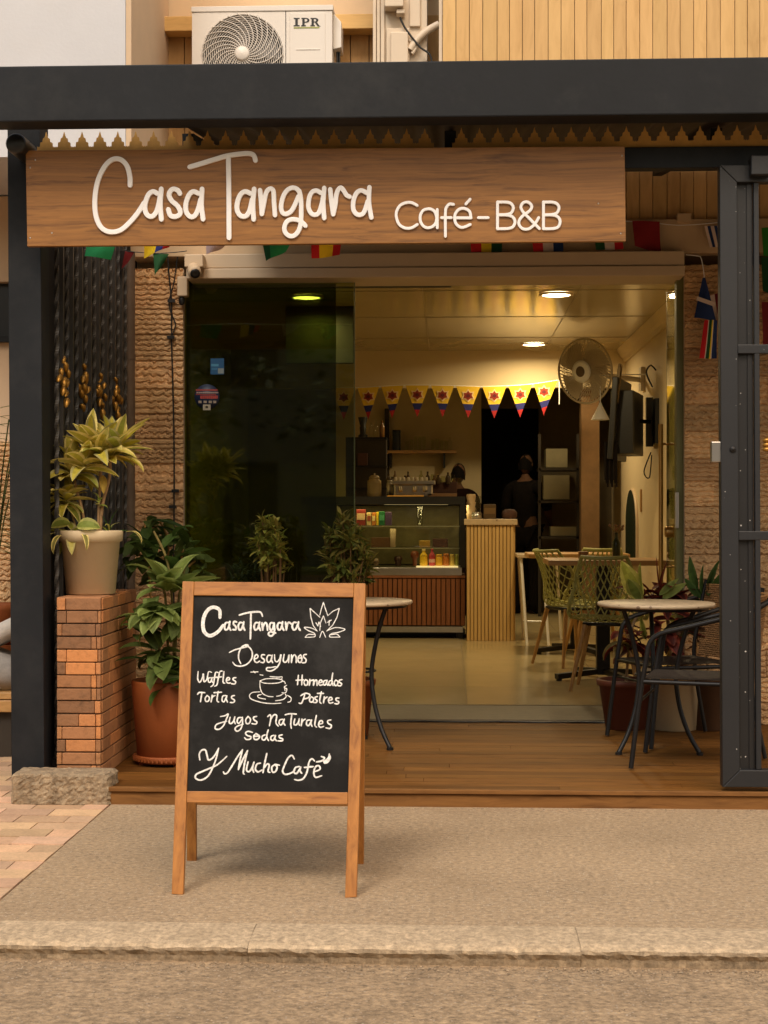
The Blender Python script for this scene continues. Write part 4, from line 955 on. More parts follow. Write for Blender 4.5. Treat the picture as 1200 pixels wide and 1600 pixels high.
for k in range(26):
    a0_ = 2 * math.pi * k / 26
    b.tube([fc + V((math.cos(a0_ - 1.15 * (1 - t) ** 1.0 * 1.0) * rad * (.17 + .85 * t), -.010 - .012 * (1 - t), math.sin(a0_ - 1.15 * (1 - t)) * rad * (.17 + .85 * t))) for t in [j / 14 for j in range(15)]], .0030, 4)
grl = b.build('fan_grille', ACW, ac)
b = MB(); b.lathe([(rad * .18, .0), (rad * .18, -.012), (rad * .14, -.018), (0, -.02)], fc + V((0, -.016, 0)), 30, axis='Y'); b.build('fan_hub', ACW, grl)
p0, p1 = P(453, 96, AY - .004), P(508, 20, AY - .004); b = MB(); b.box((p0.x, AY - .005, a0.z - .1), (p1.x, AY - .0005, p1.z)); b.box((P(463, 85, AY).x, AY - .008, P(0, 84.5, AY).z), (P(500, 85, AY).x, AY - .005, P(0, 83, AY).z)); spn = b.build('service_panel', ACW, ac, bevel=.002)
q0, q1 = P(522, 80, AY + .1), P(534, 24, AY + .1); b = MB(); b.prism([(a1.x + .001, AY + .06, q1.z), (q1.x, AY + .06, q1.z - .05), (q1.x, AY + .06, q0.z + .01), (a1.x + .001, AY + .06, q0.z)], (0, .16, 0)); b.build('valve_cover', ACW, ac, bevel=.003)
b = MB()
for dx in (0, .012): b.tube([V((a1.x + .02 + dx, AY + .12, q0.z + .0)), V((a1.x + .022 + dx, AY + .12, q0.z - .15))], .006, 8)
b.build('hose', BLACKP, ac)
# IPR lettering with serifs
lg = MB(); Yl = AY - .0055
def px_(x, y): return P(458 + x, 26 + y, Yl)
def rect(x0, y0, x1, y1): lg.prism([px_(x0, y0), px_(x1, y0), px_(x1, y1), px_(x0, y1)], (0, -.0015, 0))
rect(1, 2, 10, 3.6); rect(3.4, 3.6, 7.4, 13.4); rect(1, 13.4, 10, 15)
rect(13, 2, 16, 3.6); rect(14.4, 3.6, 18, 13.4); rect(12.6, 13.4, 20, 15)
def arc(x0, y0, rx, ry, w, n=10):
    for i in range(n):
        a, c = -math.pi / 2 + math.pi * i / n, -math.pi / 2 + math.pi * (i + 1) / n
        f = lambda t, k: px_(x0 + math.cos(t) * (rx - (w if k else 0)), y0 + math.sin(t) * (ry - (1.4 if k else 0)))
        lg.prism([f(a, 0), f(c, 0), f(c, 1), f(a, 1)], (0, -.0015, 0))
rect(16, 2, 20, 3.4); rect(18, 7.9, 20, 9.3); arc(20, 5.65, 5.6, 3.65, 3.3)
rect(27.4, 2, 30, 3.6); rect(28.8, 3.6, 32.4, 13.4); rect(27, 13.4, 34, 15); rect(30, 2, 34, 3.4); rect(32.4, 7.6, 34, 9.0); arc(34, 5.5, 5.4, 3.5, 3.2)
lg.prism([px_(33.5, 8.6), px_(37, 8.2), px_(41, 14.2), px_(43, 15), px_(38.5, 15)], (0, -.0015, 0))
lg.build('logo_letters', BLACKP, spn)
b = MB(); b.box((px_(1, 17).x, Yl - .001, px_(0, 18.6).z), (px_(41, 17).x, Yl + .001, px_(0, 16.4).z)); b.build('logo_underline', mat('olive_line', (.32, .34, .10), .5), spn)
# utility panel
UY = 8.80
ut = thing('utility_panel', 'cream utility column with meter boxes and wires beside the yellow planks', 'utility panel', P(635, 110, UY))
b = MB(); b.box((P(600, 0, UY).x, UY, 2.8), (P(667, 0, UY).x, UY + .25, 5.2)); b.build('back_panel', UTIL, ut)
b = MB()
for i, (x0, x1) in enumerate(((583, 588), (589, 594), (595, 601))): b.box((P(x0, 0, UY).x, UY - .03 + .004 * i, 2.8), (P(x1, 0, UY).x, UY + .04, 5.2))
b.build('cable_duct', UTIL, ut, bevel=.003)
def ubox(x0, y0, x1, y1, d, name, m=UTIL):
    b = MB(); p, q = P(x0, y1, UY), P(x1, y0, UY); b.box((p.x, UY - d, p.z), (q.x, UY - .001, q.z)); return b.build(name, m, ut, bevel=.005)
ubox(602, -14, 631, 19, .10, 'junction_box'); ubox(620, 21, 633, 28, .08, 'cable_gland'); ubox(640, -20, 657, 43, .02, 'cover_plate'); ubox(604, 46, 640, 118, .03, 'meter_box'); ubox(611, 54, 638, 118, .055, 'meter_door')
b = MB(); b.tube([P(*p, UY - .05) for p in spline([(625, 27), (632, 42), (645, 60), (658, 75), (672, 86), (676, 110)], 4)], .006, 8); b.build('wire', BLACKP, ut)
b = MB(); b.tube([P(*p, UY - .03) for p in spline([(641, 78), (652, 62), (668, 48), (686, 38)], 4)], .022, 12); b.tube([P(*p, UY - .03) for p in spline([(640, 62), (650, 72), (644, 84)], 4)], .012, 10); b.build('pipe_elbow', UTIL, ut)
# ================================================================ BISTRO TABLES AND ARMCHAIRS ON THE DECK
def bistro(name, label, c, rad, rot, group):
    t = thing(name, label, 'table', c, group); h = .735
    b = MB(); b.lathe([(0, h - .020), (rad - .008, h - .020), (rad, h - .014), (rad, h - .004), (rad - .004, h), (0, h + .001)], c, 56); b.build('table_top', MARBLE, t)
    b = MB(); b.lathe([(rad - .03, h - .022), (rad - .03, h - .034), (rad - .045, h - .034), (rad - .045, h - .022)], c, 40, caps=(False, False)); b.build('top_ring', IRON, t)
    for k in range(3):
        a = rot + k * 2 * math.pi / 3; u = V((math.cos(a), math.sin(a), 0))
        pts = spline([(.20, h - .026), (.155, .60), (.115, .45), (.105, .35), (.125, .22), (.17, .10), (.225, .012)], .03)
        b = MB(); b.tube([c + u * r + V((0, 0, z)) for r, z in pts], .0115, 9); b.lathe([(.017, 0), (.017, .014)], c + u * .226, 10); b.build('leg', IRON, t)
    b = MB(); b.tube([c + V((math.cos(a) * .098, math.sin(a) * .098, .38)) for a in [2 * math.pi * k / 28 for k in range(28)]], .006, 8, True); b.build('leg_ring', IRON, t)
    return t
bc = V((P(1025, 0, 7.62).x, 7.62, DZ))
bistro('bistro_table', 'round pale bistro table on black iron legs beside the rattan armchairs', bc, .287, R(-30), 'bistro tables on the deck')
bc2 = V((P(556, 0, 7.75).x, 7.75, DZ))
bistro('bistro_table', 'round bistro table half hidden behind the chalkboard stand', bc2, .287, R(-38), 'bistro tables on the deck')

SEATW = mat('dark_seat_weave', (.035, .026, .02), .6, .3, 60, .8, 150)
def armchair(label, loc, rz):
    """faces +X in its own frame"""
    t = thing('rattan_armchair', label, 'armchair', loc, 'rattan armchairs on the deck', rz)
    for s in (-1, 1):
        y = .235 * s
        pts = spline([(.27, y * 1.05, .008), (.235, y, .30), (.20, y, .52), (.185, y, .585), (.14, y, .625), (.03, y * 1.02, .655), (-.14, y * 1.02, .70), (-.27, y * .94, .735)], .03)
        b = MB(); b.tube(pts, .0115, 10); b.build('arm_leg', IRON, t, local=True)
        b = MB(); b.tube(spline([(-.30, y * .98, .008), (-.225, y * .92, .40), (-.25, y * .90, .62), (-.29, y * .86, .82)], .03), .011, 10); b.build('back_leg', IRON, t, local=True)
        b = MB(); b.tube([V((.215, y, .405)), V((-.225, y * .92, .40))], .0105, 8); b.build('seat_rail', IRON, t, local=True)
    b = MB(); b.tube(spline([(-.27, -.22, .735), (-.36, -.14, .79), (-.385, 0, .81), (-.36, .14, .79), (-.27, .22, .735)], .03), .0135, 10); b.build('top_rail', IRON, t, local=True)
    for x, z, r_ in ((.215, .405, .0105), (-.225, .405, .0105), (.225, .32, .007)):
        b = MB(); b.tube([V((x, -.23, z)), V((x, .23, z))], r_, 8); b.build('cross_rail', IRON, t, local=True)
    b = MB(); b.grid(lambda u, v: V((-.22 + .44 * u, -.215 + .43 * v, .418 - .022 * math.sin(math.pi * u) * math.sin(math.pi * v))), 10, 10); b.build('seat', SEATW, t, local=True)
    b = MB(); r = random.Random(4)     # woven back: warp and weft of thin straps
    def bp(u, v): 
        a = (u - .5) * 1.9; return V((-.262 - .10 * math.cos(a) * (.55 + .45 * v) + .045 , .222 * math.sin(a) / math.sin(.95), .425 + .37 * v))
    for j in range(34):
        v = j / 33; k = r.uniform(.8, 1.25)
        b.tube([bp(i / 44, v) + V((.0035 * (1 if (i + j) % 2 else -1), 0, 0)) for i in range(45)], .0052, 4, col=(k, k, k))
    for i in range(30):
        k = r.uniform(.7, 1.1); b.tube([bp(i / 29, j / 14) for j in range(15)], .004, 4, col=(k, k, k))
    for u in (0, 1): b.tube([bp(u, j / 14) for j in range(15)], .009, 6, col=(1.5, 1.4, 1.2))
    b.build('backrest', RATTAN, t, local=True)
    return t
p1, p2 = G(986, 1203, DZ), G(1008, 1178, DZ)
d12 = (p2 - p1); d12.z = 0; d12.normalize()
f = V((-d12.y, d12.x, 0)); f = f if f.x < 0 else -f         # facing direction
org = (p1 + p2) / 2 - f * .27
armchair('black rattan armchair nearer the street, its rear cut by the gate', V((org.x, org.y, DZ)), math.atan2(f.y, f.x))
armchair('black rattan armchair behind the bistro table, against the potted plants', V((1.17, 7.96, DZ)), R(180 + 20))

# ================================================================ PLANTS BY THE RIGHT JAMB
RED = (.13, .022, .018); RD2 = (.22, .045, .025); OLV = (.22, .26, .05)
pc = V((P(978, 0, 8.42).x, 8.42, DZ)); c1 = thing('croton_pot', 'bright veined croton in a red-brown pot under the pale bistro table', 'potted plant', pc)
b = MB(); pot(b, pc, .11, .15, .27); b.build('pot', mat('red_brown_pot', (.13, .032, .014), .6, .15, 5), c1)
lv = MB(); stems = MB()
def a84(px, py, dy=0): return P(px, py, 8.35 + dy)
stems.tube([pc + V((0, 0, .25)), a84(985, 985), a84(1008, 935)], .008, 7)
def bigleaf(px, py, qx, qy, W, cin, ce, dr=.2, roll=0., dy=-.1):
    a, c = a84(px, py, dy), a84(qx, qy, dy - .05); leaf(lv, a, c - a, (c - a).length * 1.08, W, dr * .4, cin, ce, 9, .25, roll + 1.25, .75)
bigleaf(1002, 938, 972, 880, .052, (.42, .44, .07), (.60, .58, .14)); bigleaf(1004, 932, 1000, 882, .040, (.36, .40, .07), (.54, .54, .13), .1, .9)
bigleaf(1000, 940, 982, 905, .040, (.22, .28, .06), (.42, .44, .12), .4, -.5); bigleaf(1035, 935, 1070, 912, .026, (.26, .32, .08), (.3, .36, .1)); bigleaf(1030, 930, 1058, 905, .02, (.26, .32, .08), (.3, .36, .1))
bigleaf(1010, 1000, 1000, 965, .02, OLV, (.4, .4, .1), .3); bigleaf(1024, 1010, 1018, 970, .02, OLV, (.4, .4, .1), .3)
clump(a84(985, 1000, -.05), 12, .15, .034, 61, RED, RD2, (-.4, .7), (.4, 1.2), .05, .25); clump(a84(968, 1005, -.05), 6, .15, .028, 62, (.20, .16, .04), (.3, .2, .06), (-.6, .2), (.5, 1.2), .02, .3)
stems.build('stems', STEM, c1); lv.build('leaves', LEAF, c1)
pc = V((P(1052, 0, 8.42).x, 8.42, DZ)); c2 = thing('cordyline_pot', 'dark red cordyline in a beige pot against the right door jamb', 'potted plant', pc)
b = MB(); pot(b, pc, .13, .17, .32); b.build('pot', POTB, c2)
lv = MB(); stems = MB(); stems.tube([pc + V((0, 0, .3)), a84(1042, 960), a84(1040, 915)], .009, 7)
clump(a84(1030, 935, .0), 22, .20, .034, 63, RED, RD2, (-.2, 1.4), (.3, 1.1), .05, .2); clump(a84(1055, 950, .02), 18, .19, .036, 64, (.07, .018, .016), RD2, (-.3, 1.1), (.4, 1.1), .06, .2)
clump(a84(1030, 990, -.03), 16, .18, .036, 65, RED, RD2, (-.5, .7), (.5, 1.2), .07, .25); clump(a84(1062, 1000, 0), 12, .17, .036, 66, (.06, .05, .02), RED, (-.4, .7), (.4, 1.1), .06, .2)
bigleaf(1032, 925, 1026, 872, .024, RED, RD2, .0, .8); bigleaf(1030, 925, 1040, 880, .022, RD2, RED, .2)
stems.build('stems', STEM, c2); lv.build('leaves', LEAF, c2)
pc = V((P(1108, 0, 8.40).x, 8.42, DZ)); c3 = thing('tongue_leaf_pot', 'dark green tongue-leaved plant before the right stone cladding', 'potted plant', pc)
b = MB(); pot(b, pc, .10, .13, .30); b.build('pot', mat('umber_pot', (.10, .05, .025), .7, .2, 6), c3)
lv = MB(); stems = MB(); stems.tube([pc + V((0, 0, .28)), a84(1100, 960), a84(1098, 925)], .008, 7)
for q in ((1090, 928, 1076, 872, .026), (1098, 930, 1096, 884, .026), (1104, 930, 1120, 878, .028), (1110, 932, 1130, 892, .026), (1096, 935, 1070, 905, .022), (1102, 934, 1110, 890, .024)): bigleaf(*q, (.055, .11, .03), (.08, .15, .04), .3)
clump(a84(1105, 940, 0), 12, .17, .030, 67, (.05, .09, .025), None, (-.1, 1.1), (.4, 1.1), .03, .15)
stems.build('stems', STEM, c3); lv.build('leaves', LEAF, c3)

# ================================================================ FLAGS
def cloth(name, parent, quad, stripes, Y, vertical=True, wave=.012, seed=0, n=9, thick=.002):
    """quad: four photo-pixel corners (tl, tr, br, bl); stripes: [(fraction, colour)...] running left to right or top to bottom"""
    r = random.Random(seed); ph = r.uniform(0, 6); b = MB()
    c = [P(*q, Y) for q in quad]
    def pt(u, v, off=0):
        p = (c[0].lerp(c[1], u)).lerp(c[3].lerp(c[2], u), v)
        return p + V((0, wave * math.sin(ph + 5 * u + 2.2 * v) * (.3 + v) + off, 0))
    cuts = [0]
    for fr_, _ in stripes: cuts.append(cuts[-1] + fr_)
    for i, (fr_, col) in enumerate(stripes):
        a, e = cuts[i], cuts[i + 1]
        for off in (0, thick):
            if vertical: b.grid(lambda u, v: pt(a + (e - a) * u, v, off), 4, n, col, flip=off > 0)
            else: b.grid(lambda u, v: pt(u, a + (e - a) * v, off), n, 4, col, flip=off > 0)
    return b.build(name, FLAG, parent)
GRN = lin(35, 155, 95); YEL = lin(250, 215, 35); BLU = lin(40, 55, 135); RDF = lin(215, 30, 40); WHT = lin(225, 205, 195); DGR = lin(20, 75, 35); NAV = lin(25, 50, 105)
bt = thing('flag_bunting', 'string of small national flags hanging just behind the walnut sign, left half', 'bunting', P(330, 372, 7.0))
b = MB(); b.tube([P(*p, 7.0) for p in spline([(100, 374), (200, 370), (330, 371), (450, 370), (540, 372), (600, 368)], 15)], .0025, 5); b.build('string', WHITEP, bt)
cloth('flag', bt, [(136, 372), (184, 372), (172, 405), (132, 400)], [(1, GRN)], 7.0, seed=1)
cloth('flag', bt, [(226, 372), (270, 372), (264, 386), (224, 403)], [(.45, YEL), (.30, BLU), (.25, RDF)], 7.0, seed=2)
cloth('flag', bt, [(320, 372), (362, 372), (346, 388), (323, 398)], [(1, lin(215, 190, 190))], 7.0, seed=3)
cloth('flag', bt, [(408, 372), (458, 372), (446, 393), (416, 408)], [(.25, lin(15, 95, 55)), (.75, GRN)], 7.0, seed=4)
cloth('flag', bt, [(486, 372), (534, 372), (531, 399), (487, 404)], [(.27, RDF), (.46, YEL), (.27, RDF)], 7.0, seed=5)
b2 = thing('flag_bunting', 'drooping dark green and red flags in front of the fence top', 'bunting', P(190, 385, 8.2))
b = MB(); b.tube([P(*p, 8.2) for p in spline([(120, 386), (190, 392), (250, 396), (292, 392)], 15)], .0025, 5); b.build('string', BLACKP, b2)
cloth('flag', b2, [(134, 388), (149, 388), (146, 415), (136, 432)], [(.5, WHT), (.5, RDF)], 8.2, seed=6)
cloth('flag', b2, [(163, 391), (210, 393), (198, 412), (168, 436)], [(.3, lin(110, 15, 20)), (.4, lin(25, 15, 15)), (.3, lin(110, 15, 20))], 8.2, seed=7)
cloth('flag', b2, [(239, 396), (264, 397), (254, 412), (242, 431)], [(1, DGR)], 8.2, seed=8)
b3 = thing('flag_bunting', 'string of small flags along the cream header, right of centre', 'bunting', P(880, 350, 8.5))
b = MB(); b.tube([P(*p, 8.52) for p in spline([(720, 346), (850, 349), (990, 346), (1060, 352), (1130, 347)], 15)], .0025, 5); b.build('string', WHITEP, b3)
cloth('flag', b3, [(734, 352), (786, 352), (784, 394), (736, 395)], [(.34, RDF), (.32, YEL), (.34, DGR)], 8.5, seed=9)
cloth('flag', b3, [(828, 352), (880, 352), (880, 394), (834, 398)], [(.34, RDF), (.34, WHT), (.32, NAV)], 8.5, seed=10)
cloth('flag', b3, [(926, 352), (972, 352), (974, 389), (931, 391)], [(.34, DGR), (.36, WHT), (.30, RDF)], 8.5, seed=11)
cloth('flag', b3, [(988, 345), (1031, 346), (1032, 393), (991, 385)], [(1, lin(135, 18, 25))], 8.5, seed=12, wave=.02)
cloth('flag', b3, [(1101, 353), (1135, 353), (1139, 386), (1109, 387)], [(.13, WHT), (.14, NAV), (.16, WHT), (.14, NAV), (.16, WHT), (.14, NAV), (.13, WHT)], 8.5, seed=13)
# hanging flags on the right cladding
b4 = thing('hanging_flags', 'blue saltire and multicoloured flags hanging on the right stone cladding', 'flags', P(1104, 560, 8.5))
b = MB(); b.tube([P(*p, 8.52) for p in spline([(1072, 398), (1090, 400), (1096, 405), (1101, 438), (1106, 500)], 8)], .003, 5); b.build('string', WHITEP, b4)
m = cloth('flag', b4, [(1098, 434), (1102, 434), (1120, 502), (1085, 496)], [(1, NAV)], 8.50, seed=14)
def band(pts, Y, w, col, parent, dy):
    q = MB(); P3 = [P(*p, Y) for p in pts]
    for a, c in zip(P3, P3[1:]):
        d = (c - a).normalized(); s = V((d.z, 0, -d.x)) * w; q.prism([a + s, c + s, c - s, a - s], (0, dy, 0), col)
    return q.build('flag_band', FLAG, parent)
band([(1089, 466), (1117, 476)], 8.478, .011, WHT, b4, -.002); 
cloth('flag', b4, [(1109, 462), (1128, 456), (1128, 496), (1118, 500)], [(.4, WHT), (.6, lin(120, 25, 35))], 8.53, seed=15)
cloth('flag', b4, [(1101, 500), (1121, 500), (1120, 560), (1092, 560)], [(.30, RDF), (.06, WHT), (.22, DGR), (.08, YEL), (.06, WHT), (.28, NAV)], 8.50, seed=16)
b5 = thing('hanging_flags', 'green and red flag showing between the gate bars at the frame edge', 'flags', P(1200, 550, 8.45))
b = MB(); b.tube([P(1204, 340, 8.45), P(1204, 550, 8.45)], .003, 5); b.build('string', WHITEP, b5)
cloth('flag', b5, [(1190, 356), (1226, 354), (1226, 400), (1192, 400)], [(.5, lin(40, 130, 30)), (.5, YEL)], 8.43, seed=17)
cloth('flag', b5, [(1190, 402), (1226, 402), (1226, 470), (1192, 455)], [(1, DGR)], 8.43, seed=18)
cloth('flag', b5, [(1190, 472), (1226, 472), (1228, 545), (1192, 540)], [(1, lin(120, 20, 25))], 8.43, seed=19)

# ================================================================ CAMERA, SENSOR, CABLES
sp_ = P(302, 413, 8.40); scam = thing('security_camera', 'small cream security camera with black lens at the left end of the shutter box', 'security camera', sp_)
b = MB(); p, q = P(288, 417, 8.38), P(317, 397, 8.38); b.box((p.x, 8.38, p.z), (q.x, 8.47, q.z)); b.build('mount_box', SHUT, scam, bevel=.005)
b = MB(); ax = V((.25, -.8, -.5)).normalized(); q = ax.to_track_quat('Z', 'Y').to_matrix(); c = P(303, 421, 8.38); b.lathe([(.030, -.03), (.036, .0), (.036, .05), (.033, .056), (.027, .058)], c, 24, rot=q); cbod = b.build('body', SHUT, scam)
b = MB(); b.lathe([(.027, .0), (.027, .062), (.012, .063), (0, .06)], c, 20, rot=q); b.build('lens', BLACKP, cbod)
sw = thing('wall_sensor', 'small cream wall lamp box with black bulb beside the glass pane', 'wall lamp', P(285, 465, 8.56))
b = MB(); p, q = P(277, 463, 8.53), P(293, 432, 8.53); b.box((p.x, 8.52, p.z), (q.x, 8.585, q.z)); b.build('housing', SHUT, sw, bevel=.006)
b = MB(); c = P(284, 463, 8.55); b.lathe([(.012, 0), (.018, -.015), (.016, -.04), (.006, -.05)], c, 14); b.build('bulb', BLACKP, sw)
cab = thing('black_cable', 'black cable with clips running down the left stone cladding', 'cable', P(270, 800, 8.55))
b = MB(); b.tube([P(*p, 8.572) for p in spline([(262, 396), (264, 430), (268, 470), (268, 530), (270, 600), (272, 700), (272, 800), (271, 880), (272, 960)], 18)], .0045, 6)
b.tube([P(*p, 8.568) for p in spline([(278, 396), (272, 440), (264, 475), (272, 500), (274, 510), (267, 528)], 8)], .0035, 6); b.build('wire', BLACKP, cab)
for px, py in ((268, 470), (267, 527), (274, 767), (270, 792)):
    b = MB(); b.obox(P(px, py, 8.562), (.04, .02, .018)); b.build('clip', BLACKP, cab)
c2_ = MB(); c2_.tube([V((P(*p, 8.6).x, 8.60 + .012 * math.sin(p[0] * .05), DZ + .008)) for p in spline([(575, 1122), (650, 1122), (760, 1123), (860, 1121), (975, 1120)], 14)], .005, 6)
tag(c2_.build('floor_cable', BLACKP), 'thin black cable lying along the door track at the deck edge', 'cable')

# ================================================================ GLASS DOORS
gz0, gz1 = .085, P(0, 433, 8.62).z + .01
gd = thing('glass_door', 'dark green tinted glass door panels closed on the left of the entrance', 'glass door', (P(420, 0, 8.63).x, 8.63, .08))
def pane(x0, x1, y, name, m, parent):
    b = MB(); b.box((x0, y, gz0), (x1, y + .010, gz1)); return b.build(name, m, parent)
EDGEG = mat('glass_edge_green', (.09, .12, .045), .3, .1, 6)
xa, xb, xc = P(289, 0, 8.64).x, P(553, 0, 8.64).x, P(525, 0, 8.68).x
gp1 = pane(xa, xb, 8.635, 'glass_pane', GREENG1, gd); pane(xa - .06, xc, 8.68, 'glass_pane', GREENG, gd)
b = MB(); b.box((xb + .0005, 8.634, gz0), (xb + .006, 8.646, gz1)); b.build('pane_edge', EDGEG, gd)
b = MB(); p, q = P(526, 441, 8.62), P(551, 428, 8.62); b.box((p.x, 8.612, p.z), (q.x, 8.634, q.z))
b.build('clamp', CHROME, gp1, bevel=.003)
b = MB(); x = P(373, 0, 8.62).x; b.box((xa - .075, 8.60, .08), (xa - .012, 8.66, gz1)); b.build('side_frame', mat('olive_frame', (.11, .09, .035), .5, .1), gd)
# stickers
def sticker(x0, y0, x1, y1, name, cols, label):
    b = MB(); p, q = P(x0, y1, 8.633), P(x1, y0, 8.633); b.box((p.x, 8.632, p.z), (q.x, 8.6345, q.z), cols[0])
    for (u0, v0, u1, v1), c in cols[1]:
        b.box((p.x + (q.x - p.x) * u0, 8.6312, q.z + (p.z - q.z) * v1), (p.x + (q.x - p.x) * u1, 8.6318, q.z + (p.z - q.z) * v0), c)
    return tag(b.build(name, COLP, gp1), label)
sticker(329, 560, 350, 585, 'square_sticker', (lin(20, 75, 115), [((.05, .35, .6, .5), lin(70, 130, 160)), ((.1, .6, .5, .72), lin(50, 105, 140)), ((.55, .62, .98, .95), lin(120, 130, 130))]), 'small blue square sticker on the glass')
b = MB(); c = P(323.5, 620, 8.632); rr = .071; NAVY = lin(22, 35, 62)
b.lathe([(rr, 0), (rr, -.001), (0, -.001)], c, 40, NAVY, axis='Y')
def bx(px0, py0, px1, py1, col):
    p, q = P(px0, py1, 8.63), P(px1, py0, 8.63); b.box((p.x, 8.6298, p.z), (q.x, 8.6306, q.z), col)
for k, (y0, y1, x0, x1, col) in enumerate(((608, 611, 306, 340, lin(150, 60, 50)), (612.5, 614.5, 307, 341, lin(160, 140, 130)), (615.5, 617, 306, 338, lin(150, 60, 50)), (618, 623, 313, 340, lin(165, 60, 50)))):
    x = x0
    while x < x1: bx(x, y0, min(x + 2.6, x1), y1, col); x += 3.2
for x in (310, 318, 326, 333): bx(x, 626, x + 5, 630, lin(140, 125, 110))
bx(317, 632, 329, 641, lin(160, 150, 130)); bx(321, 634.5, 325, 638, lin(90, 80, 70))
tag(b.build('round_sticker', COLP, gp1), 'round navy sticker with red and white lines on the glass')
# the leaf on the right folded inward
g2 = thing('folded_glass_door', 'open glass door leaf folded inward at the right jamb with long pull handles', 'glass door', (1.36, 9.0, .09))
b = MB(); b.box((1.330, 8.66, .11), (1.342, 9.42, gz1)); gp2 = b.build('glass_pane', GREENG1, g2)
b = MB(); b.box((1.329, 8.645, .11), (1.343, 8.659, gz1)); b.box((1.329, 9.421, .11), (1.343, 9.43, gz1)); b.build('pane_edge', EDGEG, g2)
b = MB(); xq = P(1069, 0, 8.64).x; b.box((xq - .045, 8.625, .08), (xq + .02, 8.70, gz1)); b.build('jamb_frame', mat('green_jamb', (.17, .17, .06), .45, .15, 4, stretch=(8, 8, .5)), g2)
for dx in (-.055, .045):
    b = MB(); b.tube([V((1.336 + dx, 9.33, .80)), V((1.336 + dx, 9.33, 1.78))], .014, 12)
    for z in (.92, 1.66): b.tube([V((1.336, 9.33, z)), V((1.336 + dx, 9.33, z))], .007, 8)
    b.build('pull_handle', BRASS, gp2)
b = MB(); b.lathe([(.0, -.03), (.03, -.03), (.034, -.02), (.034, .02), (.03, .03), (0, .03)], V((1.336, 9.33, 1.13)), 18, axis='X'); b.build('lock', BRASS, gp2)
b = MB(); b.box((xq - .055, 8.60, 1.16), (xq - .035, 8.624, 1.36)); b.build('pull_plate', CHROME, g2, bevel=.003)

# ================================================================ NEIGHBOUR'S TERRACE AT THE LEFT EDGE
pc = V((P(2, 0, 8.3).x, 8.3, 0)); pot_z = G(0, 1005, 0)
plm = thing('palm_pot', 'orange tall planter with palm fronds on the neighbouring terrace', 'potted plant', V((P(0, 0, 8.35).x, 8.35, 0)))
c = V((P(-6, 0, 8.35).x, 8.35, 0)); zt_ = P(0, 945, 8.25).z; zb_ = P(0, 1008, 8.25).z
b = MB(); b.lathe([(.11, zb_), (.13, zb_ + .02), (.15, zt_ - .03), (.155, zt_), (.135, zt_), (.13, zt_ - .04)], c, 32); b.lathe([(.14, 0.001), (.14, zb_ - .002)], c, 24); b.build('planter', TERRA, plm)
lv = MB(); r = random.Random(6)
for k, (px, py, tx, ty) in enumerate(((-12, 900, 14, 655), (-10, 900, 20, 690), (-8, 900, 16, 730), (-6, 905, 14, 780), (-14, 900, -6, 640))):
    a, e = P(px, py, 8.35), P(tx, ty, 8.3); pts = [a.lerp(e, t) + V((0, 0, .06 * math.sin(math.pi * t))) for t in [i / 16 for i in range(17)]]
    lv.tube(pts, .004, 5, col=(.12, .13, .04))
    for i in range(3, 17):
        for s in (-1, 1): leaf(lv, pts[i], V((s * .8, r.uniform(-.3, .3), -.25 + .5 * i / 16)), .16, .011, .6, (.10, .13, .03), (.16, .18, .05), 4)
lv.build('fronds', LEAF, plm)
lv = MB()
bn = thing('terrace_bench', 'low timber bench on the neighbouring terrace behind the black post', 'bench', V((P(-5, 0, 7.9).x, 7.9, 0)))
z0, z1 = P(0, 1133, 7.7).z, P(0, 1082, 7.7).z; x1 = P(20, 0, 7.7).x
b = MB(); b.box((-3.2, 7.7, z1 - .10), (x1, 8.2, z1 - .04)); b.box((-3.2, 7.7, z1 - .035), (x1, 8.2, z1)); b.build('seat', TABLEW, bn, bevel=.004)
b = MB(); b.box((-3.2, 7.74, .0), (x1 - .02, 8.16, z1 - .105)); b.build('base', DARKW, bn)
cu = MB(); cu.lathe([(.0, -.09), (.20, -.075), (.255, 0), (.20, .075), (0, .09)], V((P(-14, 0, 7.85).x, 7.9, z1 + .115)), 28, rot=Matrix.Rotation(R(20), 3, 'Y'), sy=.8)
tag(cu.build('cushion', FABRIC), 'grey fabric cushion lying on the terrace bench', 'cushion')
cu = MB(); cu.lathe([(.0, -.05), (.16, -.045), (.2, 0), (.16, .05), (0, .06)], V((P(-8, 0, 7.85).x, 7.95, z1 + .27)), 28, rot=Matrix.Rotation(R(-28), 3, 'Y'), sy=.8)
tag(cu.build('cushion', mat('pale_fabric', (.55, .5, .44), .95, .12, 20, .4, 120)), 'pale folded cushion resting on top of the grey one', 'cushion')
# ================================================================ INTERIOR
FZ = .111
# ceiling lights
def downlight(px, py, label, on=True):
    d = ray(px, py); t = (CZ - EYE) / d.z; c = CAM + d * t
    L = thing('ceiling_light', label, 'ceiling light', c, 'round ceiling lights')
    b = MB(); b.lathe([(.135, -.001), (.135, -.012), (.112, -.016), (.108, -.004)], c, 40, caps=(False, False)); rim_ = b.build('rim', SHUT if on else DARKW, L)
    b = MB(); b.lathe([(.108, -.010), (.0, -.0101)], c, 36); b.build('diffuser', emit('lamp_disc', (1.0, .82, .48), 22) if on else BLACKP, rim_)
    if on:
        ld = bpy.data.lights.new('downlight_lamp', 'AREA'); ld.shape = 'DISK'; ld.size = .2; ld.energy = 21; ld.color = (1.0, .76, .40); ld.spread = R(170)
        lo = bpy.data.objects.new('downlight_lamp', ld); sc.collection.objects.link(lo); lo.location = (0, 0, -.03); lo.parent = L
    return L
downlight(869, 459, 'lit round ceiling light nearest the doorway on the right'); downlight(834, 537, 'lit round ceiling light above the paper pennants'); downlight(479, 463, 'lit round ceiling light seen through the dark green glass')
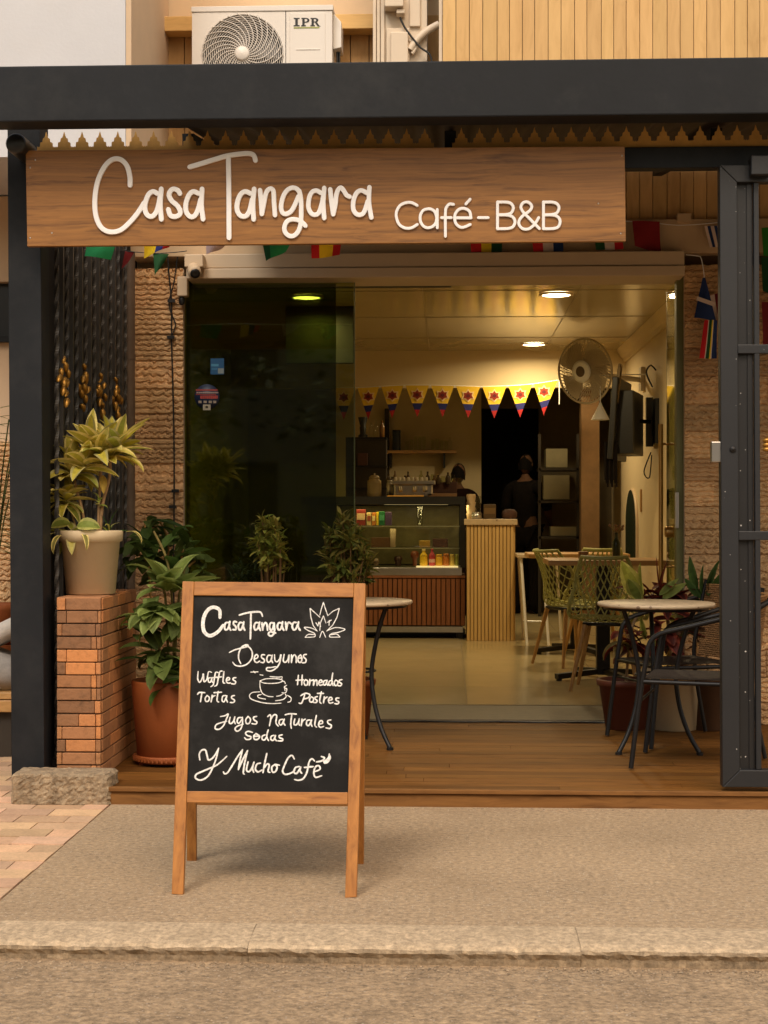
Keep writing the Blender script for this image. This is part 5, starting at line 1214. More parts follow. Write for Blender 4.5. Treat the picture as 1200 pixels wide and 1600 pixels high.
# paper pennants
YB = 15.9
pb = thing('paper_bunting', 'yellow, blue and red paper pennants strung across under the bulkhead', 'bunting', P(700, 605, YB))
tops = [(517, 606), (557, 606), (594, 604), (632, 602), (672, 602), (711, 603), (752, 604), (793, 603), (833, 600), (873, 594)]
b = MB(); b.tube([P(*p, YB + .004) for p in spline(tops, 12)], .005, 5); b.tube([P(874, 594, YB), P(874, 632, YB)], .006, 5); b.build('string', WHITEP, pb)
emb = [(0, -1), (.35, -.55), (.9, -.6), (.75, -.1), (1, .45), (.45, .5), (0, .9), (-.45, .5), (-1, .45), (-.75, -.1), (-.9, -.6), (-.35, -.55)]
for i, ((xa_, ya), (xb_, yb)) in enumerate(zip(tops, tops[1:])):
    xm = (xa_ + xb_) / 2 - (3 if i == 8 else 0); x0, x1 = xa_ + 1.5, xb_ - 1.5; H = 50
    def e(t, s): return (x0 + (xm - x0) * t, ya + H * t) if s < 0 else (x1 + (xm - x1) * t, yb + (ya - yb) * t * .5 + H * t)
    b = MB()
    for t0, t1, col in ((0, .56, lin(225, 185, 50)), (.56, .76, lin(30, 35, 105)), (.76, 1.0, lin(165, 28, 30))):
        b.prism([P(*e(t0, -1), YB), P(*e(t0, 1), YB), P(*e(min(t1, .995), 1), YB), P(*e(min(t1, .995), -1), YB)], (0, .004, 0), col)
    cx, cy = xm, (ya + yb) / 2 + 15
    b.prism([P(cx + 10.5 * u, cy + 11 * v, YB - .0045) for u, v in emb], (0, .004, 0), lin(235, 205, 150)); b.prism([P(cx + 7.5 * u, cy + 8 * v, YB - .0075) for u, v in emb], (0, .0025, 0), lin(140, 45, 25)); b.prism([P(cx + 3.5 * u, cy + 3.5 * v, YB - .0095) for u, v in emb], (0, .0018, 0), lin(90, 20, 30))
    b.build('pennant', FLAG, pb)
# slatted counter
CY = 13.6
ct = thing('oak_counter', 'tall slatted oak counter with a pale top', 'counter', P(766, 998, CY)); x0, x1 = P(729, 0, CY).x, P(803, 0, CY).x; zt_ = P(0, 820, CY).z
b = MB(); b.box((x0 + .004, CY + .014, FZ), (x1 - .004, CY + .78, zt_)); b.build('body', mat('counter_core', (.34, .21, .08), .7, .1), ct)
b = MB(); n = 13; w = (x1 - x0) / n
for i in range(n): b.box((x0 + i * w + .0035, CY, FZ), (x0 + (i + 1) * w - .0035, CY + .018, zt_ - .002))
m_ = int(.76 / w)
for i in range(m_): b.box((x1 - .006, CY + .03 + i * w + .006, FZ), (x1 + .012, CY + .03 + (i + 1) * w - .006, zt_ - .002))
b.build('slats', SLATL, ct, bevel=.003)
b = MB(); b.box((x0 - .02, CY - .02, zt_), (x1 + .03, CY + .8, P(0, 811, CY).z)); b.build('counter_top', MARBLE, ct, bevel=.004)
zc_ = P(0, 811, CY).z
# display case
DY = 13.8
x0, x1 = P(470, 0, DY).x, P(727, 0, DY).x; z = lambda py, Y=DY: P(0, py, Y).z
dc = thing('display_case', 'glass pastry display case on a red-brown slatted base', 'display case', V(((x0 + x1) / 2, DY + .35, FZ)))
b = MB(); b.box((x0, DY + .03, z(976)), (x1, DY + .7, z(899))); b.build('base', mat('case_core', (.10, .04, .015), .7), dc)
b = MB(); n = 34; w = (x1 - x0) / n
for i in range(n): b.box((x0 + i * w + .004, DY, z(975)), (x0 + (i + 1) * w - .004, DY + .03, z(903)))
b.box((x0, DY - .008, z(902)), (x1, DY + .03, z(898))); b.build('slats', SLATR, dc, bevel=.002)
b = MB(); b.box((x0, DY + .01, z(986)), (x1 - .02, DY + .69, z(977))); b.build('plinth', CHROME, dc)
b = MB()
for xx in (x0 + .1, x1 - .05): b.box((xx - .03, DY + .05, FZ), (xx + .03, DY + .6, z(986) - .002))
b.box((x0, DY + .3, FZ), (x1, DY + .6, z(987))); b.build('foot', BLACKP, dc)
b = MB(); b.box((x0, DY - .01, z(898) + .002), (x1 - .03, DY + .7, z(886))); b.build('sill', CHROME, dc, bevel=.003)
b = MB(); b.box((x0, DY, z(788)), (x1, DY + .70, z(776))); b.box((P(719, 0, DY).x, DY, z(886) + .001), (x1, DY + .04, z(788) - .001)); b.box((x0, DY + .66, z(886) + .001), (x1, DY + .70, z(788) - .001)); b.box((P(719, 0, DY).x, DY + .6, z(886) + .001), (x1, DY + .655, z(788) - .001)); b.build('frame', BLACKP, dc)
for py in (822, 856):
    b = MB(); b.box((x0, DY + .03, z(py + .6)), (x1 - .05, DY + .55, z(py - .6))); shf = b.build('shelf', CLEARG, dc)
    b = MB(); b.box((x0, DY + .024, z(py + .7)), (x1 - .05, DY + .029, z(py - .7))); b.build('edge', mat('shelf_edge', (.34, .33, .22), .3, .05), shf)
b = MB(); b.box((x0, DY + .002, z(885)), (P(719, 0, DY).x - .002, DY + .007, z(789))); b.build('front_glass', CLEARG, dc)
sl = bpy.data.lights.new('case_lamp', 'AREA'); sl.shape = 'RECTANGLE'; sl.size = 1.2; sl.size_y = .06; sl.energy = 3; sl.color = (1, .78, .32)
so = bpy.data.objects.new('case_lamp', sl); sc.collection.objects.link(so); so.parent = dc; so.location = V((P(630, 0, DY).x, DY + .10, z(789.5))) - V(dc['_w'])
b = MB(); b.box((P(600, 0, DY).x, DY + .09, z(788.8)), (P(700, 0, DY).x, DY + .11, z(788.3))); b.build('light_strip', emit('case_strip', (1, .78, .32), .25), dc)
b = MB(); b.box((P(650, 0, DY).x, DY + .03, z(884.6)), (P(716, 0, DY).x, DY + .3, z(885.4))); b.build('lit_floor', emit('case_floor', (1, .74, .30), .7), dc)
b = MB(); b.box((x0 + .01, DY + .62, z(884)), (P(718, 0, DY).x, DY + .655, z(790))); b.build('back_panel', mat('case_back', (.20, .17, .08), .3, .3, 7), dc)
def item(name, label, cat, m, px, py_b, py_t, wpx, Y, prof=None, col=(1, 1, 1), n=18, extra=None, group=None):
    """small turned object standing at pixel px between the given heights"""
    a, t = P(px, py_b, Y), P(px, py_t, Y); h = t.z - a.z; r_ = wpx / 2 * Y / FPX
    b = MB(); b.lathe([(r_ * u, h * v) for u, v in (prof or [(1, 0), (1, 1)])], a, n, col); o = tag(b.build(name, m, origin=a), label, cat, group)
    if extra:
        b = MB(); (pn, u0, v0, u1, v1, c2) = extra; b.lathe([(r_ * u0, h * v0), (r_ * u1, h * v1)], a, n, c2); b.build(pn, m, o)
    return o
def carton(name, label, cat, x0_, x1_, py_b, py_t, Y, col, d=.1, m=COLP, band=None):
    a, c = P(x0_, py_b, Y), P(x1_, py_t, Y); b = MB(); b.box((a.x, Y, a.z), (c.x, Y + d, c.z), col); o = tag(b.build(name, m, bevel=.003), label, cat)
    if band:
        b = MB(); b.box((a.x + .004, Y - .002, a.z + (c.z - a.z) * .35), (c.x - .004, Y - .0003, a.z + (c.z - a.z) * .75), band); b.build('print_panel', m, o)
    return o
BOT = [(.8, 0), (1, .04), (1, .55), (.9, .66), (.42, .78), (.40, .94), (.46, .95), (.46, 1), (0, 1)]
JAR = [(.9, 0), (1, .04), (1, .78), (.8, .84), (.86, .85), (.86, 1), (0, 1)]
GLS = [(.75, 0), (.8, .03), (1, 1), (.92, 1), (.72, .06), (0, .05)]
sy = DY + .12
item('juice_bottle', 'yellow juice bottle lit in the display case', 'bottle', COLP, 662, 884, 857.5, 12, sy, BOT, lin(235, 190, 40), extra=('cap', .47, .88, .47, 1.0, lin(240, 220, 160)))
item('juice_bottle', 'pink juice bottle lit in the display case', 'bottle', COLP, 675, 884, 857.5, 10, sy, BOT, lin(190, 60, 70), extra=('label_band', 1.02, .2, 1.02, .4, lin(230, 180, 170)))
item('jam_jar', 'bright yellow jar, first right of the pink bottle', 'jar', COLP, 686, 884, 866, 11, sy, JAR, lin(225, 170, 30)); item('jam_jar', 'orange-brown jar between two yellow jars in the display case', 'jar', COLP, 697, 884, 865, 10, sy, JAR, lin(190, 110, 30))
item('jam_jar', 'pale yellow jar at the right end of the case floor', 'jar', COLP, 706.5, 884, 866, 8, sy, JAR, lin(215, 185, 90)); item('jam_jar', 'narrow greenish jar in the corner of the display case', 'jar', COLP, 714, 884, 866, 6, sy, JAR, lin(150, 150, 60))
item('pastry', 'round brown pastry standing in the display case', 'pastry', COLP, 648, 884, 861, 13, sy + .05, [(.5, 0), (.55, .5), (1, .6), (1, .85), (.6, 1), (0, 1.02)], lin(120, 60, 30)); item('pastry', 'dark muffin at the left of the case floor', 'pastry', COLP, 622, 884, 868, 14, sy + .1, [(.6, 0), (.8, .5), (1, .6), (.8, .9), (0, 1)], lin(60, 30, 18))
item('pastry', 'white-topped cupcake by the shrub in the case', 'pastry', COLP, 588, 884, 872, 10, sy, [(.7, 0), (.85, .5), (1, .55), (.6, .9), (0, 1)], lin(130, 110, 90))
carton('carton', 'red and white drink pouch on the top case shelf', 'carton', 557, 571, 821, 796, sy, lin(120, 35, 25), .06, band=lin(190, 160, 120)); carton('carton', 'cream carton next to the red pouch', 'carton', 573, 580, 821, 801, sy, lin(190, 165, 110), .06, band=lin(130, 60, 40)); carton('carton', 'orange-striped carton on the top case shelf', 'carton', 581, 587, 821, 801, sy, lin(180, 110, 40), .06, band=lin(200, 180, 120))
carton('carton', 'yellow carton left of the green box', 'carton', 588, 591.5, 821, 800, sy, lin(200, 170, 40), .06); carton('carton', 'deep green box on the top case shelf', 'carton', 592, 601, 821, 799, sy, lin(15, 85, 45), .06, band=lin(60, 130, 90)); carton('carton', 'dull purple box right of the green box', 'carton', 602, 612, 821, 800, sy, lin(60, 40, 70), .06)
item('glass_tumbler', 'tall clear tumbler inside the display case', 'glass', CLEARG, 656, 821, 792, 10, sy, GLS)
carton('cake_tray', 'tray with yellow cake on the middle case shelf', 'cake', 655, 672, 855, 845, sy, lin(160, 125, 50), .2); carton('cake_tray', 'tray with dark cake on the middle case shelf', 'cake', 676, 700, 855, 842, sy + .02, lin(70, 38, 20), .2); carton('cake_tray', 'long dark loaf on the middle shelf, left side', 'cake', 580, 612, 855, 840, sy, lin(90, 60, 30), .2)
item('dessert_cup', 'white topped dessert cup on the middle case shelf', 'dessert', COLP, 614, 855, 826, 10, sy, GLS, lin(150, 130, 100))
GREENGL0 = glass('olive_jar_glass', (.80, .82, .66), 0, .8)
# things on top of the case
ty = DY + .2; zT = 776
item('biscuit_jar', 'large glass jar with yellow label on the display case', 'jar', mat('jar_amber', (.22, .16, .07), .25, .1, 8), 585, zT, 740, 22, ty, [(.9, 0), (1, .04), (1, .68), (.75, .74), (.75, .78), (.85, .80), (.55, .92), (.12, .94), (.16, 1), (0, 1.02)], extra=('paper_label', 1.01, .14, 1.01, .6, (1.8, 1.4, .5)))
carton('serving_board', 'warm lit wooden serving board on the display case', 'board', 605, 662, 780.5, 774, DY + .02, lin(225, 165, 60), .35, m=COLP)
b = MB(); q0 = P(646, 772, ty + .1)
cm = thing('coffee_machine', 'chrome espresso machine on the display case', 'coffee machine', P(646, 776, ty + .05))
p, q = P(616, 776, ty), P(676, 757, ty); b.box((p.x, ty, p.z), (q.x, ty + .3, q.z)); b.build('body', CHROME, cm, bevel=.01)
b = MB(); p, q = P(612, 757, ty - .02), P(680, 751, ty); b.box((p.x, ty - .02, p.z), (q.x, ty + .3, q.z)); b.build('top_tray', CHROME, cm, bevel=.006)
for xx in (626, 648, 664): b = MB(); b.lathe([(.02, 0), (.024, -.03), (.018, -.05), (0, -.05)], P(xx, 760, ty - .03), 14); b.build('group_head', CHROME, cm)
carton('brown_box', 'brown wooden box right of the coffee machine', 'box', 670, 714, 776, 753, ty + .35, lin(70, 35, 20), .15); carton('pale_tray', 'pale tray leaning low on the right of the case top', 'tray', 668, 714, 776, 771, ty, lin(130, 95, 60), .2)
for k, (xx, yt) in enumerate(((613, 745), (633, 743), (685, 742), (700, 738))):
    item('syrup_bottle', ('short bottle left of the coffee machine', 'small bottle with bright cap behind the coffee machine', 'small bottle above the brown box', 'taller bottle right above the brown box')[k], 'bottle', mat('bottle_dark', (.06, .04, .025), .15, .1, 5), xx, 757, yt, 8, ty + .3, BOT, group=None)
for k, xx in enumerate((618, 624.5, 631, 638, 645, 652, 659, 666)):
    item('coffee_cup', 'small white coffee cup upside down on top of the espresso machine', 'cup', mat('cup_white', (.55, .48, .36), .4, .05), xx, 751, 745.5, 5.4, ty + .06, [(1, 0), (.95, .5), (.7, .95), (.6, 1), (0, 1)], n=12, group='cups on the espresso machine')
for k, (xx, yt, w_) in enumerate(((676, 741, 7), (692, 744, 8), (708, 742, 7), (718, 746, 6))):
    item('glass_jar', ('first clear jar behind the brown box', 'second clear jar, squat, behind the brown box', 'clear jar near the corner of the display case', 'last narrow clear jar above the case corner post')[k], 'jar', GREENGL0, xx, 757, yt, w_, ty + .45, JAR, n=14)
rq = random.Random(40)
for k in range(11):
    item('back_bottle', 'small dark bottle in the row behind the espresso machine', 'bottle', (mat('bottle_dark', (.06, .04, .025)), mat('bottle_brown', (.14, .07, .025), .15, .1), GREENGL0)[k % 3], 607 + 10.2 * k, 760, rq.uniform(735, 748), rq.uniform(5.5, 8), DY + .62, BOT, n=12, group='bottles behind the espresso machine')
# counter-top things
def onc(*a, **k): return item(*a, **k)
onc('cup_stack', 'stack of paper cups on the oak counter', 'cups', mat('paper_cup', (.48, .33, .17), .6, .08, 9, attr=True), 736, 811, 772, 15, CY + .3, [(.8, 0), (1, .22), (.82, .23), (1, .45), (.82, .46), (1, .68), (.82, .69), (1, .92), (.9, 1), (0, 1)])
onc('straw_holder', 'glass holder full of straws beside the paper cups', 'holder', CLEARG, 747, 811, 775, 9, CY + .35, GLS)
o = onc('sugar_tin', 'low tin in front of the paper cups', 'tin', CHROME, 745, 811, 800, 16, CY + .15, JAR)
carton('card_box', 'square dark card box on the oak counter', 'box', 756, 775, 811, 788, CY + .2, lin(80, 60, 32), .15, band=lin(110, 85, 50))
item('round_basket', 'dark round basket at the right end of the oak counter', 'basket', mat('dark_basket', (.07, .03, .02), .8, .3, 40, .5, 120), 796, 811, 796, 24, CY + .3, [(.8, 0), (1, .3), (1, .7), (.6, 1), (0, 1.05)])
# back shelf with glasses
SYY = 17.35
sh = thing('wall_shelf', 'wooden wall shelf with drinking glasses on the back wall', 'shelf', P(657, 706, SYY))
b = MB(); p, q = P(602, 708, SYY), P(713, 703.5, SYY); b.box((p.x, SYY, p.z), (q.x, BY - .002, q.z)); b.build('board', TABLEW, sh)
for xx in (610, 694):
    b = MB(); p = P(xx, 708, SYY); b.box((p.x - .012, SYY + .05, p.z - .16), (p.x + .012, BY - .002, p.z - .001)); b.build('bracket', IRON, sh)
GREENGL = glass('pale_green_tumbler', (.96, .98, .93), 0, 1)
r = random.Random(14)
spots = [636, 643, 649.5, 656, 662.5, 676, 683, 690, 697]
for k, xx in enumerate(spots): item('drinking_glass', 'pale green tumbler in the row on the wooden wall shelf', 'glass', GREENGL, xx, 703.4, 703 - (21 if k in (2, 3, 4) else r.uniform(13, 18)), 6.2, SYY + .08, GLS, n=14, group='tumblers on the wall shelf')
item('blue_canister', 'dark blue cylinder canister at the left of the wall shelf', 'canister', mat('navy_tin', (.012, .022, .05), .4, .1), 619.5, 703.4, 672, 13, SYY + .08, [(1, 0), (1, .86), (1.03, .87), (1.03, 1), (0, 1)])
item('soda_bottle', 'clear bottle with a bright cap at the right of the wall shelf', 'bottle', CLEARG, 703, 703.4, 683, 7, SYY + .08, BOT)
# left rack with bottles and grinder
RY = 15.6; rk_ = thing('black_rack', 'dark shelving rack beside the glass door edge', 'rack', P(578, 900, RY))
b = MB(); p, q = P(540, 990, RY), P(603, 686, RY); b.box((p.x, RY + .02, FZ), (q.x, RY + .35, q.z)); b.build('body', DARKW, rk_)
for py in (686, 730, 765):
    b = MB(); p = P(540, py, RY); q = P(604, py - 3, RY); b.box((p.x, RY, p.z), (q.x, RY + .36, q.z)); b.build('shelf', IRON, rk_)
item('coffee_grinder', 'black coffee grinder on the dark rack', 'coffee grinder', BLACKP, 567, 683, 652, 15, RY + .15, [(1, 0), (1, .1), (.6, .15), (.7, .5), (.55, .55), (1, .95), (1, 1), (0, 1)])
for k, (xx, yt, w) in enumerate(((580, 660, 7), (587, 656, 7), (597, 657, 8))): item('liqueur_bottle', ('squat clear bottle next to the coffee grinder', 'middle clear bottle on the dark rack', 'amber bottle at the right of the dark rack')[k], 'bottle', CLEARG if k < 2 else mat('amber_bottle', (.20, .09, .02), .2), xx, 683, yt, w, RY + .12, BOT)
carton('brown_tin', 'dull red-brown tin on the rack below the grinder', 'tin', 559, 574, 727, 708, RY - .02, lin(70, 35, 20), .15); item('steel_ladle', 'steel milk jug on the rack by the label jar', 'jug', CHROME, 610, 774, 750, 12, DY + .5, JAR)
b = MB(); p = P(600, 640, 17.5); b.box((P(601, 0, 17.5).x, 17.5, FZ), (P(608, 0, 17.5).x, 17.57, P(0, 640, 17.5).z)); tag(b.build('dark_post', DARKW), 'dark upright post on the back wall left of the shelf', 'post')
# kitchen rear: white goods glimpsed beside the dark doorway
b = MB(); ks = thing('kitchen_rack', 'dim kitchen rack with pale boxes right of the dark doorway', 'rack', P(868, 900, 16.9))
for py in (731, 782, 838):
    b = MB(); p, q = P(842, py + 4, 16.8), P(905, py, 16.8); b.box((p.x, 16.8, p.z), (q.x, 17.3, q.z)); b.build('shelf', DARKW, ks)
b = MB()
for xx in (843, 903): p = P(xx, 0, 16.8); b.box((p.x - .015, 16.8, FZ), (p.x + .015, 16.83, 2.1))
b.build('upright', DARKW, ks)
DIMB = mat('dim_box', (.22, .19, .11), .8, .1, 6)
for k, (xa_, xb_, yb, yt, L) in enumerate(((853, 887, 731, 701, 'upper pale box on the kitchen rack'), (849, 890, 781, 742, 'large middle box on the kitchen rack'), (860, 903, 838, 823, 'low white tray on the kitchen rack'))):
    a, c = P(xa_, yb, 16.85), P(xb_, yt, 16.85); b = MB(); b.box((a.x, 16.85, a.z + .002), (c.x, 17.15, c.z)); tag(b.build('storage_box', DIMB, bevel=.006), L, 'box')
# ---- wall fan
fnp = P(914, 580, 14.4); fan = thing('wall_fan', 'large grey wall fan turned towards the room from the right wall', 'fan', fnp)
ax = V((-.62, -.72, -.12)).normalized(); q = ax.to_track_quat('Z', 'Y').to_matrix(); fr_ = .30
def fl_(x, y, h): return fnp + q @ V((x, y, h))
b = MB(); b.tube([fl_(math.cos(a) * fr_, math.sin(a) * fr_, 0) for a in [2 * math.pi * k / 48 for k in range(48)]], .011, 8, True)
for h, s in ((.055, 1), (-.07, 1)):
    for k in range(56):
        a = 2 * math.pi * k / 56; b.tube([fl_(math.cos(a + .5 * t) * fr_ * (1 - t), math.sin(a + .5 * t) * fr_ * (1 - t), h * math.sin(t * 1.5)) for t in (0, .2, .4, .6, .8)], .0032, 4)
    for rr in (.45, .75): b.tube([fl_(math.cos(a) * fr_ * rr, math.sin(a) * fr_ * rr, h * math.sin((1 - rr) * 1.5)) for a in [2 * math.pi * k / 36 for k in range(36)]], .0022, 4, True)
b.build('guard', FANP, fan)
for k in range(4):
    a0_ = k * math.pi / 2 + .4
    b = MB(); b.grid(lambda u, v: fl_(math.cos(a0_ + v * 1.15 - .3 * u) * fr_ * (.15 + .76 * u), math.sin(a0_ + v * 1.15 - .3 * u) * fr_ * (.15 + .76 * u), -.02 + .05 * v), 8, 8); b.build('blade', FANP, fan)
b = MB(); b.lathe([(.10, .050), (.105, .062), (.075, .072), (.0, .075)], fnp, 28, rot=q); b.build('hub_badge', WHITEP, fan)
b = MB(); b.lathe([(.05, .0755), (.04, .08), (0, .08)], fnp, 20, rot=q); b.build('hub_cap', mat('fan_cap', (.12, .08, .05), .5), fan)
b = MB(); b.lathe([(.03, -.08), (.085, -.09), (.095, -.14), (.085, -.24), (.04, -.27), (0, -.27)], fnp, 24, rot=q); b.build('motor', FANP, fan)
b = MB(); e = fl_(0, 0, -.2); b.tube([e, e + V((.12, .1, -.05)), V((1.845, 14.7, fnp.z - .06))], .025, 10); b.box((1.82, 14.62, fnp.z - .16), (1.858, 14.78, fnp.z + .06)); b.build('wall_bracket', FANP, fan)
c = P(938, 656, 14.3); b = MB(); b.lathe([(.085, 0), (.08, .012), (.02, .13), (.01, .16), (0, .16)], c, 24); b.tube([c + V((0, 0, .15)), c + V((0, 0, .42))], .005, 6); b.tube([c + V((0, 0, .41)), V((1.85, 14.4, c.z + .43))], .006, 6)
tag(b.build('small_lamp', WHITEP), 'small white cone lamp hanging below the wall fan', 'lamp')
# ---- television on its arm, seen from the side
TY = 13.6; tv = thing('wall_television', 'black television on a swing arm seen edge-on by the right wall', 'television', P(980, 740, TY))
p, q_ = P(950, 742, TY), P(1004, 572, TY); rot = Matrix.Rotation(R(72), 3, 'Z')
cz = (p.z + q_.z) / 2; cxx = P(968, 0, TY).x
b = MB(); b.obox(V((cxx, TY, cz)), (.80, .05, q_.z - p.z - .25), Matrix.Rotation(R(75), 3, 'Z') @ Matrix.Rotation(R(4), 3, 'X')); b.build('screen', BLACKP, tv, bevel=.008)
b = MB(); b.obox(V((cxx + .07, TY + .02, cz - .03)), (.62, .20, .55), Matrix.Rotation(R(75), 3, 'Z')); b.build('rear_housing', BLACKP, tv, bevel=.01)
b = MB(); b.bar((cxx + .1, TY, cz), (1.80, TY + .25, cz), .05, .03); b.bar((1.80, TY + .25, cz - .22), (1.80, TY + .25, cz + .22), .06, .06); b.box((1.825, TY + .05, cz - .2), (1.858, TY + .45, cz + .2)); b.build('wall_arm', BLACKP, tv)
b = MB(); b.tube(spline([(1.80, TY + .05, cz + .30), (1.74, TY, cz + .42), (1.80, TY + .15, cz + .50), (1.85, TY + .2, cz + .46)], .03), .008, 6); b.tube(spline([(1.78, TY, cz - .28), (1.72, TY, cz - .45), (1.78, TY + .1, cz - .5), (1.80, TY + .1, cz - .3)], .03), .006, 6); b.build('cable', BLACKP, tv)
# grey garment hung over the top corner
b = MB(); b.grid(lambda u, v: V((cxx - .03 - .04 * v + .008 * math.sin(u * 20), TY - .38 + .25 * u, q_.z - .02 - .32 * v - .02 * math.sin(u * 9))), 12, 6); b.grid(lambda u, v: V((cxx - .02 - .04 * v + .008 * math.sin(u * 20), TY - .38 + .25 * u, q_.z - .02 - .32 * v - .02 * math.sin(u * 9))), 12, 6, flip=True)
tag(b.build('hanging_cloth', mat('taupe_cloth', (.26, .19, .11), .95, .15, 20, .3, 80)), 'taupe cloth hanging over the corner of the television', 'cloth')
b = MB(); c = P(955, 690, TY - .35)
for k in range(9): b.tube([V((c.x + .012 * k - .05, c.y + .01 * (k % 3), c.z - .02 * (k % 2))), V((c.x + .012 * k - .05, c.y + .01 * (k % 3), c.z - .33 - .03 * (k % 3)))], .010, 5)
tag(b.build('black_scarf', DKCLOTH), 'black fringed scarf hanging below the television', 'scarf')
# second screen behind the dark glass
t2 = thing('hanging_television', 'large black television hung high behind the dark glass', 'television', P(497, 570, 12.6)); p, q_ = P(446, 568, 12.6), P(553, 478, 12.6)
b = MB(); b.box((p.x, 12.6, p.z), (q_.x, 12.66, q_.z)); b.build('screen', BLACKP, t2, bevel=.006)
b = MB(); xm = (p.x + q_.x) / 2; b.box((xm - .03, 12.62, q_.z + .001), (xm + .03, 12.65, CZ - .001)); b.build('ceiling_pole', BLACKP, t2)
# arched niche panel on the right wall
y0, y1 = 15.15, 16.0; zb_, zt_ = P(0, 880, 15.6).z, P(0, 766, 15.6).z
b = MB(); ym, hw = (y0 + y1) / 2, (y1 - y0) / 2; poly = [V((1.852, y0, zb_))] + [V((1.852, ym - hw * math.cos(a), zt_ - hw * .9 + hw * .9 * math.sin(a))) for a in [math.pi * k / 20 for k in range(21)]] + [V((1.852, y1, zb_))]
ar = thing('arched_mirror', 'tall dark green arched mirror on the right wall', 'mirror', V((1.85, ym, zb_)))
b.prism(poly, (-.02, 0, 0)); b.build('glass', mat('dark_green_mirror', (.02, .04, .028), .15, .1, 4), ar)
b = MB(); b.tube(poly, .018, 8); b.build('frame', SHUT, ar)
b = MB(); b.box((1.845, 14.85, P(0, 800, 14.8).z), (1.858, 14.90, P(0, 765, 14.8).z)); tag(b.build('wall_thermometer', TABLEW), 'small narrow wooden wall gauge left of the arched mirror', 'gauge')
# ---- dining tables
def ped_table(label, px, Y, w, d, ztop, group):
    c = V((P(px, 0, Y).x, Y, FZ)); t = thing('dining_table', label, 'table', c, group)
    b = MB(); b.box((c.x - w / 2, c.y - d / 2, ztop - .035), (c.x + w / 2, c.y + d / 2, ztop)); b.build('table_top', TABLEW, t, bevel=.004)
    b = MB(); b.box((c.x - .045, c.y - .045, FZ + .03), (c.x + .045, c.y + .045, ztop - .036)); b.build('pedestal', IRON, t, bevel=.004)
    b = MB()
    for a in (25, 115, 205, 295):
        u = V((math.cos(R(a)), math.sin(R(a)), 0)); b.bar(c + V((0, 0, .055)), c + u * .36 + V((0, 0, .03)), .05, .035, V((-u.y, u.x, 0))); b.lathe([(.02, 0), (.02, .018)], c + u * .34, 10)
    b.build('cross_foot', IRON, t); return t
ped_table('wooden dining table nearest the doorway with green mesh chairs', 942, 10.55, .78, .62, P(0, 874, 10.3).z, 'wooden dining tables'); ped_table('wooden dining table deeper in the room behind the nearer one', 900, 12.5, .8, .62, P(0, 864, 12.3).z, 'wooden dining tables')
# ---- mesh chairs, facing +Y in their own frame
def mesh_chair(label, loc, rz):
    t = thing('mesh_chair', label, 'chair', loc, 'green mesh chairs', rz)
    def shell(u, v):      # u across -1..1, v from seat front (0) over the seat bend (.45) up the back (1)
        if v < .45: y = .22 - .40 * (v / .45); z = .45 - .03 * math.sin(math.pi * v / .45)
        else: w_ = (v - .45) / .55; y = -.18 - .12 * w_ + .03 * math.sin(math.pi * w_); z = .45 + .40 * w_
        half = (.20 + .05 * math.sin(math.pi * min(1, v / .6))) * (1 - .30 * max(0, (v - .55) / .45) ** 2)
        lift = .10 * abs(u) ** 3 * math.exp(-((v - .5) / .3) ** 2)
        fwd = .10 * abs(u) ** 2.5 * (1 if v > .4 else v / .4) 
        return V((u * half, y + fwd * (.9 if v > .3 else .3), z + lift))
    b = MB(); rim = [shell(-1, i / 20) for i in range(21)] + [shell(-1 + 2 * i / 10, 1) for i in range(1, 10)] + [shell(1, 1 - i / 20) for i in range(21)] + [shell(1 - 2 * i / 10, 0) for i in range(1, 10)]
    b.tube(rim, .013, 8, True); b.build('rim', LIME, t, local=True)
    b = MB(); n = 9
    for k in range(-9, 10):
        for s in (1, -1):
            pts = []
            for i in range(31):
                v = .02 + .97 * i / 30; u = s * (k / 4.4 + (v - .5) * 1.7)
                if -1 <= u <= 1: pts.append(shell(u, v))
                elif len(pts) > 1: b.tube(pts, .0048, 5); pts = []
                else: pts = []
            if len(pts) > 1: b.tube(pts, .0048, 5)
    b.build('mesh_shell', LIME, t, local=True)
    for sx, sy_ in ((-1, -1), (1, -1), (1, 1), (-1, 1)):
        b = MB(); b.tube([V((sx * .13, sy_ * .12 - .01, .42)), V((sx * .215, sy_ * .20 - .01, .0))], [.018, .011], 10); b.build('leg', LEGW, t, local=True)
    b = MB(); b.tube([V((-.14, -.13, .425)), V((.14, -.13, .425)), V((.14, .11, .425)), V((-.14, .11, .425))], .012, 6, True); b.build('under_frame', IRON, t, local=True)
    return t
mc = mesh_chair('green mesh chair nearest the doorway, its back towards the street', V((P(952, 0, 9.85).x, 9.95, FZ)), R(-12))
copy_tree(mc, None, V((P(893, 0, 11.5).x, 11.5, FZ)), R(-62), 'green mesh chair left of the nearer table, turned sideways')
copy_tree(mc, None, V((P(932, 0, 12.0).x, 12.05, FZ)), R(8), 'green mesh chair farthest back, between the two dining tables')
